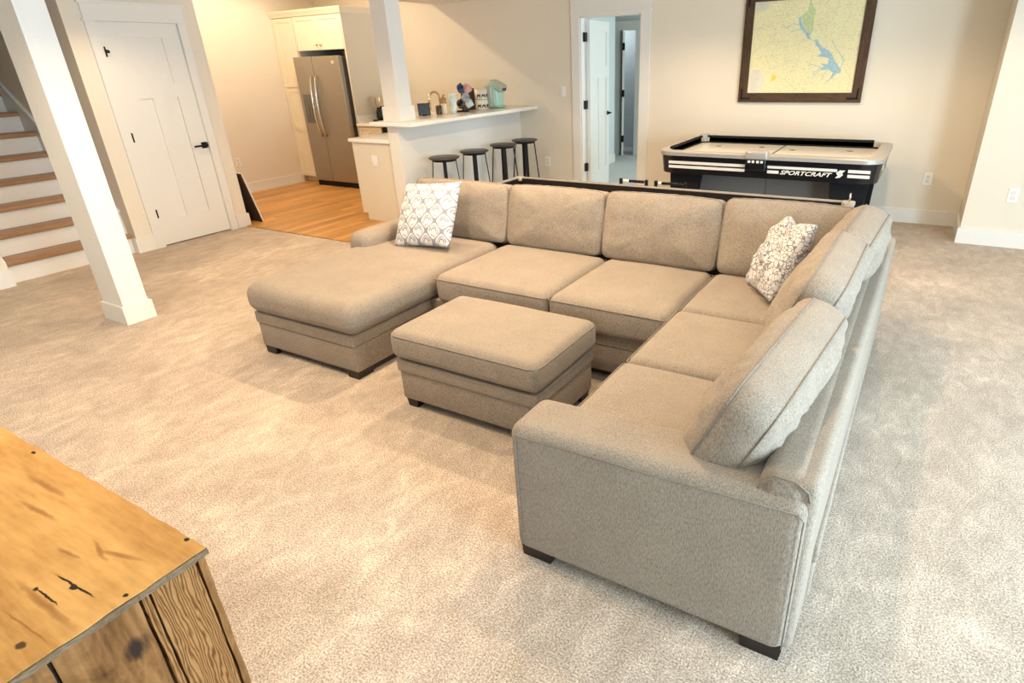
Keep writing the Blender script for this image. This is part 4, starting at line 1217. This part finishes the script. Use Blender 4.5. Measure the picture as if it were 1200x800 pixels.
# ------------------------------------------------------------------ framed lake map
def framed_map():
    x0, x1, z0, z1 = -1.858, -.638, 1.147, 2.185
    t = thing('framed_map', 'framed yellow lake map with blue water hanging on back wall', 'map', ((x0 + x1) / 2, 7.05, z0))
    bw = .092; yf = 7.018
    for b in ((x0, x1, z0, z0 + bw), (x0, x1, z1 - bw, z1), (x0, x0 + bw, z0 + bw, z1 - bw), (x1 - bw, x1, z0 + bw, z1 - bw)):
        m = MB(); m.box(b[0], b[1], yf, 7.048, b[2], b[3]); part('frame_board', m, M['barnwood_x'] if b[1] - b[0] > .5 else M['barnwood_z'], t)
    px0, px1, pz0, pz1 = x0 + bw, x1 - bw, z0 + bw, z1 - bw
    m = MB(); m.box(px0 - .002, px1 + .002, 7.030, 7.04, pz0 - .002, pz1 + .002); mp = part('map_sheet', m, M['mapsheet'], t)
    # corner brackets
    for sx, sz in ((1, 1), (-1, 1), (1, -1), (-1, -1)):
        cx = (x0 + .028) if sx > 0 else (x1 - .028); cz = (z0 + .030) if sz > 0 else (z1 - .030)
        m = MB(); L, tw = .105, .018
        m.box(min(cx, cx + sx * L), max(cx, cx + sx * L), yf - .004, yf + .002, min(cz, cz + sz * tw), max(cz, cz + sz * tw))
        m.box(min(cx, cx + sx * tw), max(cx, cx + sx * tw), yf - .004, yf + .002, min(cz, cz + sz * L), max(cz, cz + sz * L))
        part('corner_bracket', m, M['black'], t)
    W = px1 - px0
    # print measured from a crop of the sheet: (u right, v up from sheet bottom) in crop pixels / 752 px sheet width
    def uv(px, py): # crop px -> world x,z
        # sheet bottom-left ~(103,668), bottom-right ~(855,662); left edge leans right going up
        v = (667 - py)
        lx = 103 + v * .085; rx = 857 + v * .142
        return px0 + W * (px - lx) / (rx - lx), pz0 + v * .001345
    def patch(name, pts, mat, d=.0006):
        q = MB(); w3 = [uv(*p) for p in pts]; n = len(w3)
        vs = [(a, 7.030 - d, c) for a, c in w3] + [(a, 7.031, c) for a, c in w3]
        q.add(vs, [tuple(range(n))] + [(i, (i + 1) % n, (i + 1) % n + n, i + n) for i in range(n)])
        return part(name, q, M[mat], mp)
    def line(mb, pts, wpx, d=.0009):
        w3 = [Vector((*uv(*p), 0)) for p in pts]; hw = wpx * .00135 / 2
        for a, b in zip(w3[:-1], w3[1:]):
            dv = (b - a)
            if dv.length < 1e-6: continue
            nrm = Vector((-dv.y, dv.x, 0)).normalized() * hw; ex = dv.normalized() * hw * .5
            pts4 = [a - nrm - ex, b - nrm + ex, b + nrm + ex, a + nrm - ex]
            mb.add([(p.x, 7.030 - d, p.y) for p in pts4] + [(p.x, 7.031, p.y) for p in pts4], [(0, 1, 2, 3), (0, 4, 5, 1), (1, 5, 6, 2), (2, 6, 7, 3), (3, 7, 4, 0)])
    patch('forest_print', [(560, 35), (578, 80), (600, 110), (588, 160), (585, 240), (560, 275), (540, 240), (510, 190), (500, 140), (545, 110)], 'mapgreen')
    patch('upper_lake_print', [(478, 150), (495, 145), (505, 190), (530, 235), (560, 265), (568, 300), (545, 295), (525, 255), (495, 225), (482, 195)], 'maplake')
    patch('lake_print', [(596, 305), (615, 300), (628, 330), (650, 355), (690, 375), (715, 400), (740, 450), (768, 490), (784, 510), (778, 530), (750, 535), (725, 560), (700, 585), (712, 560), (728, 528), (690, 505), (655, 510), (640, 500), (665, 485), (640, 465), (690, 470), (700, 430), (655, 420), (612, 415), (645, 395), (625, 360), (605, 340)], 'maplake')
    m = MB(); rr = random.Random(5)
    for pts in ([(690, 490), (650, 500), (615, 530), (580, 570)], [(700, 580), (680, 590), (672, 600)], [(650, 490), (610, 480), (570, 465), (555, 480)], [(770, 510), (800, 450), (770, 400), (735, 350), (715, 310)],
                [(690, 510), (660, 540), (650, 580)], [(640, 495), (600, 520), (590, 545)], [(735, 530), (725, 560), (690, 590)], [(655, 365), (690, 350)], [(568, 300), (600, 315)], [(480, 200), (440, 190), (400, 215), (350, 210)], [(500, 225), (460, 235), (425, 240)]):
        line(m, pts, 4)
    part('creek_print', m, M['maplake'], mp)
    def wiggle(a, b, n=9, amp=14):
        out = []
        for i in range(n + 1):
            u = i / n; out.append((a[0] + (b[0] - a[0]) * u + rr.uniform(-amp, amp), a[1] + (b[1] - a[1]) * u + rr.uniform(-amp, amp)))
        return out
    for a, b in (((250, 500), (480, 640)), ((270, 505), (330, 470)), ((330, 555), (540, 620)), ((500, 300), (480, 460)), ((480, 460), (390, 560)), ((350, 480), (440, 430)), ((640, 250), (720, 160)), ((810, 90), (900, 30)),
                 ((760, 270), (900, 280)), ((300, 130), (450, 130)), ((200, 330), (420, 300)), ((180, 420), (330, 400)), ((390, 40), (520, 110)), ((620, 60), (760, 140)), ((600, 200), (660, 260)), ((860, 380), (740, 340)), ((250, 240), (330, 330)), ((170, 200), (290, 190)),
                 ((820, 520), (850, 600)), ((500, 560), (640, 640)), ((430, 320), (560, 300)), ((230, 20), (330, 130)), ((650, 20), (620, 120)), ((850, 130), (790, 240))):
        m = MB(); line(m, wiggle(a, b), 1.3); part('road_print', m, M['mapline'], mp)
    for i in range(34):
        a = (rr.uniform(150, 860), rr.uniform(20, 640)); an = rr.uniform(0, pi); ln = rr.uniform(50, 150)
        b = (max(150, min(850, a[0] + ln * cos(an))), max(10, min(650, a[1] + ln * sin(an))))
        m = MB(); line(m, wiggle(a, b, 7, 9), 1.1); part('road_print', m, M['mapline'], mp)
    for (cx, cy, r) in ((430, 450, 45), (430, 450, 22), (410, 100, 30), (690, 560, 28)):
        m = MB(); line(m, [(cx + r * cos(2 * pi * i / 14) + rr.uniform(-3, 3), cy + r * .8 * sin(2 * pi * i / 14) + rr.uniform(-3, 3)) for i in range(15)], 1.2); part('road_print', m, M['mapline'], mp)
    patch('town_print', [(283, 575), (290, 548), (305, 535), (325, 560), (312, 570), (292, 582)], 'maptown')
    patch('legend_print', [(125, 498), (210, 500), (222, 560), (210, 660), (108, 664)], 'maplegend')
    m = MB(); 
    for i in range(13):
        y = 505 + i * 12; line(m, [(136 - i, y), (175 + rr.uniform(0, 25) - i * .5, y)], 3.2 if i in (0, 5) else 2.0, .0012)
    part('legend_lettering', m, M['mapline'], mp)
    patch('inset_print', [(158, 0), (265, 0), (255, 75), (240, 95), (155, 97)], 'maplilac')
    m = MB()
    for i in range(7): line(m, wiggle((165 + rr.uniform(0, 20), 10 + i * 12), (235 + rr.uniform(-15, 15), 8 + i * 13), 5, 8), 1.6, .0012)
    part('inset_lines', m, M['mapline'], mp)
M['barnwood_x'] = wood_mat('barnwood_across', [(.022, .011, .006), (.070, .038, .020), (.135, .080, .045)], 'x', 9, .12, .7, .45)
M['barnwood_z'] = wood_mat('barnwood_upright', [(.022, .011, .006), (.070, .038, .020), (.135, .080, .045)], 'z', 9, .12, .7, .45)
def mapsheet():
    t = NT('map_paper'); v = t.coord()
    a = t.noise(v, 7, 5, .65); b = t.noise(v, 90, 3, .7)
    c = t.ramp(a, [(.3, (.78, .74, .43)), (.55, (.80, .74, .45)), (.75, (.74, .72, .42))])
    m = t.ramp(b, [(.34, (.70, .70, .68)), (.47, (1, 1, 1)), (.7, (1.03, 1.03, 1.03))])
    t.col(t.mix(1.0, c, m, 'MULTIPLY'))
    return t.set(Roughness=.5)
M['mapsheet'] = mapsheet()
M['mapgreen'] = plain('map_green', (.52, .60, .32), .5, var=.15, scale=80)
M['maplake'] = plain('map_blue', (.34, .50, .56), .5, var=.32, scale=110)
M['mapline'] = plain('map_grey_line', (.50, .47, .33), .5)
M['maptown'] = plain('map_yellow', (.74, .62, .04), .5)
M['maplegend'] = plain('map_legend', (.72, .68, .58), .5)
M['maplilac'] = plain('map_inset', (.66, .62, .52), .5, var=.1, scale=60)
framed_map()

# ------------------------------------------------------------------ rustic wooden table in the foreground
def table_top_mat():
    t = NT('honey_slab'); v = t.coord((.14, 1, 1))
    v1 = t.coord()
    a = t.noise(v, 4.0, 6, .62, 1.0); b = t.noise(v, 60, 3, .6, .2); g = t.noise(v1, 3.2, 4, .6, .8)
    m = t.math('ADD', t.math('MULTIPLY', a, .55), t.math('ADD', t.math('MULTIPLY', b, .22), t.math('MULTIPLY', g, .24)))
    c = t.ramp(m, [(.30, (.22, .105, .028)), (.43, (.39, .208, .060)), (.54, (.52, .302, .098)), (.68, (.63, .40, .155))])
    sep = t.n('ShaderNodeSeparateXYZ'); t.l(v1, sep.inputs[0])
    wob = t.math('MULTIPLY_ADD', t.noise(v1, 30, 3), .03, -.015)
    def blob(c, x, y, rx, ry, rot, colr, soft=.6):
        dx = t.math('SUBTRACT', t.math('ADD', sep.outputs[0], wob), x); dy = t.math('SUBTRACT', t.math('ADD', sep.outputs[1], t.math('MULTIPLY', wob, .4)), y)
        ca, sa = cos(rot), sin(rot)
        u = t.math('DIVIDE', t.math('ADD', t.math('MULTIPLY', dx, ca), t.math('MULTIPLY', dy, sa)), rx)
        w_ = t.math('DIVIDE', t.math('SUBTRACT', t.math('MULTIPLY', dy, ca), t.math('MULTIPLY', dx, sa)), ry)
        d = t.math('ADD', t.math('MULTIPLY', u, u), t.math('MULTIPLY', w_, w_))
        f = t.math('SMOOTH_MIN', t.math('MAXIMUM', t.math('MULTIPLY', t.math('SUBTRACT', 1.0, d), 1 / soft), 0.0), 1.0, .1)
        return t.mix(f, c, colr)
    for args in TOPSPOTS: c = blob(c, *args)
    t.col(c); t.bump(m, .12, .004)
    return t.set(Roughness=.6, Specular__IOR__Level=.15)
TX, TY = -2.1, 0.0     # table base point
TOPSPOTS = []
def board_mat(name, knotty):
    t = NT(name); v = t.coord((1, 1, 1))
    sep = t.n('ShaderNodeSeparateXYZ'); t.l(v, sep.inputs[0])
    if not knotty:
        # cathedral grain: rings warped by noise
        mp = t.coord((1, 9, 1.6))
        n1 = t.noise(t.coord((1, 5, 1.4)), 3.0, 3, .5, .4)
        wv = t.n('ShaderNodeTexWave', _wave_type='BANDS', _bands_direction='Y'); wv.inputs['Scale'].default_value = 5.2
        wv.inputs['Distortion'].default_value = 16; wv.inputs['Detail'].default_value = 2; wv.inputs['Detail Scale'].default_value = .9
        t.l(mp, wv.inputs['Vector'])
        m = t.math('ADD', t.math('MULTIPLY', wv.outputs['Fac'], .7), t.math('MULTIPLY', n1, .35))
        t.col(t.ramp(m, [(.10, (.085, .033, .010)), (.34, (.17, .075, .024)), (.58, (.25, .12, .042)), (.9, (.31, .16, .062))]))
        t.bump(m, .4, .004)
    else:
        a = t.noise(t.coord((1, 1, .4)), 9, 5, .65, .8); b = t.noise(t.coord((1, 1, .1)), 60, 3)
        m = t.math('ADD', t.math('MULTIPLY', a, .75), t.math('MULTIPLY', b, .25))
        c = t.ramp(m, [(.32, (.055, .022, .007)), (.46, (.165, .075, .026)), (.58, (.27, .135, .050)), (.75, (.35, .19, .08))])
        dx = t.math('DIVIDE', t.math('SUBTRACT', sep.outputs[1], .306), .030); dz = t.math('DIVIDE', t.math('SUBTRACT', sep.outputs[2], .458), .035)
        d = t.math('ADD', t.math('MULTIPLY', dx, dx), t.math('MULTIPLY', dz, dz))
        d = t.math('ADD', d, t.math('MULTIPLY_ADD', a, 3.0, -1.5))
        f = t.math('MINIMUM', t.math('MAXIMUM', t.math('SUBTRACT', 1.0, d), 0.0), 1.0)
        t.col(t.mix(f, c, (.030, .017, .012))); t.bump(m, .3, .004)
    return t.set(Roughness=.8, Specular__IOR__Level=.1)
def rustic_table():
    global TOPSPOTS
    # stains and cracks (x, y in table coordinates, radii, rotation, colour, softness)
    TOPSPOTS = TABLESPOTS
    t = thing('rustic_table', 'rustic honey wood table with rough plank end in the foreground', 'table', (TX, TY, 0))
    x0, x1, y0, y1, zt = -3.0, -1.285, -.62, .492, .60
    rr = random.Random(4)
    # slab with a slightly ragged outline
    pts = []
    def edge(a, b, n):
        for i in range(n):
            u = i / n; j = 0 if i == 0 else rr.uniform(-.0022, .0022)
            k = 0 if i == 0 else rr.uniform(-.0022, .0022)
            pts.append((a[0] + (b[0] - a[0]) * u + j, a[1] + (b[1] - a[1]) * u + k))
    edge((x0, y0), (x1, y0), 30); edge((x1, y0), (x1, y1), 40); edge((x1, y1), (x0, y1), 40); edge((x0, y1), (x0, y0), 20)
    m = MB(); m.prism(pts, zt - .016, zt, 'z'); part('tabletop', m, table_top_mat(), t)
    # grey weathered lipping under the slab edge
    m = MB()
    for i in range(36):
        ya = y0 + (y1 - y0) * i / 36; yb = y0 + (y1 - y0) * (i + 1) / 36; o = rr.uniform(.002, .005)
        m.box(x1 - .03, x1 + .002 + o, ya, yb + .0006, zt - .0165 + rr.uniform(-.002, .001), zt - .0025)
    part('edge_lipping', m, M['weathered'], t, 'grey weathered edge of the top')
    B1 = board_mat('curly_plank', False); B2 = board_mat('knotty_plank', True)
    xf = -1.300
    for (a, b, mt, dx) in ((.474, .489, B2, -.004), (.364, .466, B1, 0), (.346, .3595, B1, -.002), (.1745, .3385, B2, -.003), (-.02, .168, B2, 0), (-.215, -.026, B2, -.002), (-.41, -.221, B2, 0), (-.60, -.416, B1, 0)):
        m = MB()
        n = 12; vs = []; fs = []
        for i in range(n + 1):
            z = .0 + (.583) * i / n; ja = rr.uniform(-.0014, .0014); jb = rr.uniform(-.0014, .0014)
            vs += [(xf + dx - .022, a + ja, z), (xf + dx, a + ja, z), (xf + dx, b + jb, z), (xf + dx - .022, b + jb, z)]
        for i in range(n):
            for q in range(4):
                fs.append((i * 4 + q, i * 4 + (q + 1) % 4, (i + 1) * 4 + (q + 1) % 4, (i + 1) * 4 + q))
        fs += [(3, 2, 1, 0), (n * 4, n * 4 + 1, n * 4 + 2, n * 4 + 3)]
        m.add(vs, fs); part('plank', m, mt, t)
    m = MB(); m.box(x0 + .02, xf - .026, y1 - .03, y1 - .008, 0, .583); part('side_board', m, B2, t)
    m = MB(); m.box(x0 + .02, xf - .03, y0 + .02, y1 - .032, .05, .10); m.box(xf - .05, xf - .026, y0 + .02, y1 - .032, .0, .583); part('inner_frame', m, M['darkwood'], t)
M['weathered'] = wood_mat('weathered_edge', [(.06, .038, .02), (.135, .09, .052), (.24, .17, .105)], 'y', 14, .3, .85, .5)
M['darkwood'] = plain('dark_frame_wood', (.03, .018, .010), .7)
DK = (.012, .007, .004); ST = (.27, .125, .035)
TABLESPOTS = [(.668, .283, .085, .0030, .06, DK, .5), (.672, .280, .012, .007, 0, DK, .5), (.746, .157, .013, .010, 0, (.07, .035, .012), .6),
              (-.027, .474, .012, .006, 0, DK, .5), (.75, .485, .010, .006, 0, DK, .5), (.603, .237, .009, .006, 0, DK, .5), (.798, .324, .008, .005, 0, DK, .5),
              (.67, .227, .15, .010, 0, ST, 1.0), (.65, .239, .055, .0025, 0, DK, .6), (.66, .38, .075, .008, .25, ST, 1.0), (.60, .365, .06, .006, -.2, ST, 1.0),
              (.543, .324, .05, .006, .1, ST, 1.0), (.70, .181, .12, .0025, .05, ST, .7), (.30, .36, .10, .008, .05, ST, 1.0), (.188, .418, .12, .010, .03, ST, 1.0)]
rustic_table()

# ------------------------------------------------------------------ recessed ceiling lights
def cans():
    first = None
    M['lampglow'] = NT('lamp_glow').set(Emission__Strength=9.0, Emission__Color=(*WARM, 1))
    for i, (x, y, p) in enumerate(CAN_SPOTS + KITCHEN_SPOTS):
        lb = 'round recessed ceiling light with white trim, number %d' % i
        kit = (x, y, p) in KITCHEN_SPOTS; zc = KCEIL if kit else CEIL
        lb = ('round recessed downlight in the kitchen ceiling' if kit else 'round recessed downlight in the living room ceiling')
        t = thing('ceiling_light', lb, 'ceiling light', (x, y, zc), 'recessed downlights of the kitchen' if kit else 'recessed downlights of the living room')
        m = MB(); m.lathe([(.062, -.001), (.062, -.006), (.085, -.006), (.088, -.001)], (x, y, zc), 24); part('trim_ring', m, M['white'], t)
        m = MB(); m.lathe([(.060, -.001), (.060, -.003), (0, -.003)], (x, y, zc), 24); part('lens', m, M['lampglow'], t)
        l = bpy.data.lights.new('downlight', 'SPOT'); l.energy = p * (4 if kit else 6.2); l.color = WARM
        l.spot_size = radians(165 if kit else 150); l.spot_blend = .3 if kit else .5; l.shadow_soft_size = .05
        o = bpy.data.objects.new('downlight', l); o.location = (0, 0, -.02); o.parent = t; COL.objects.link(o)
cans()

for o in SC.objects:
    if '_b' in o: del o['_b']
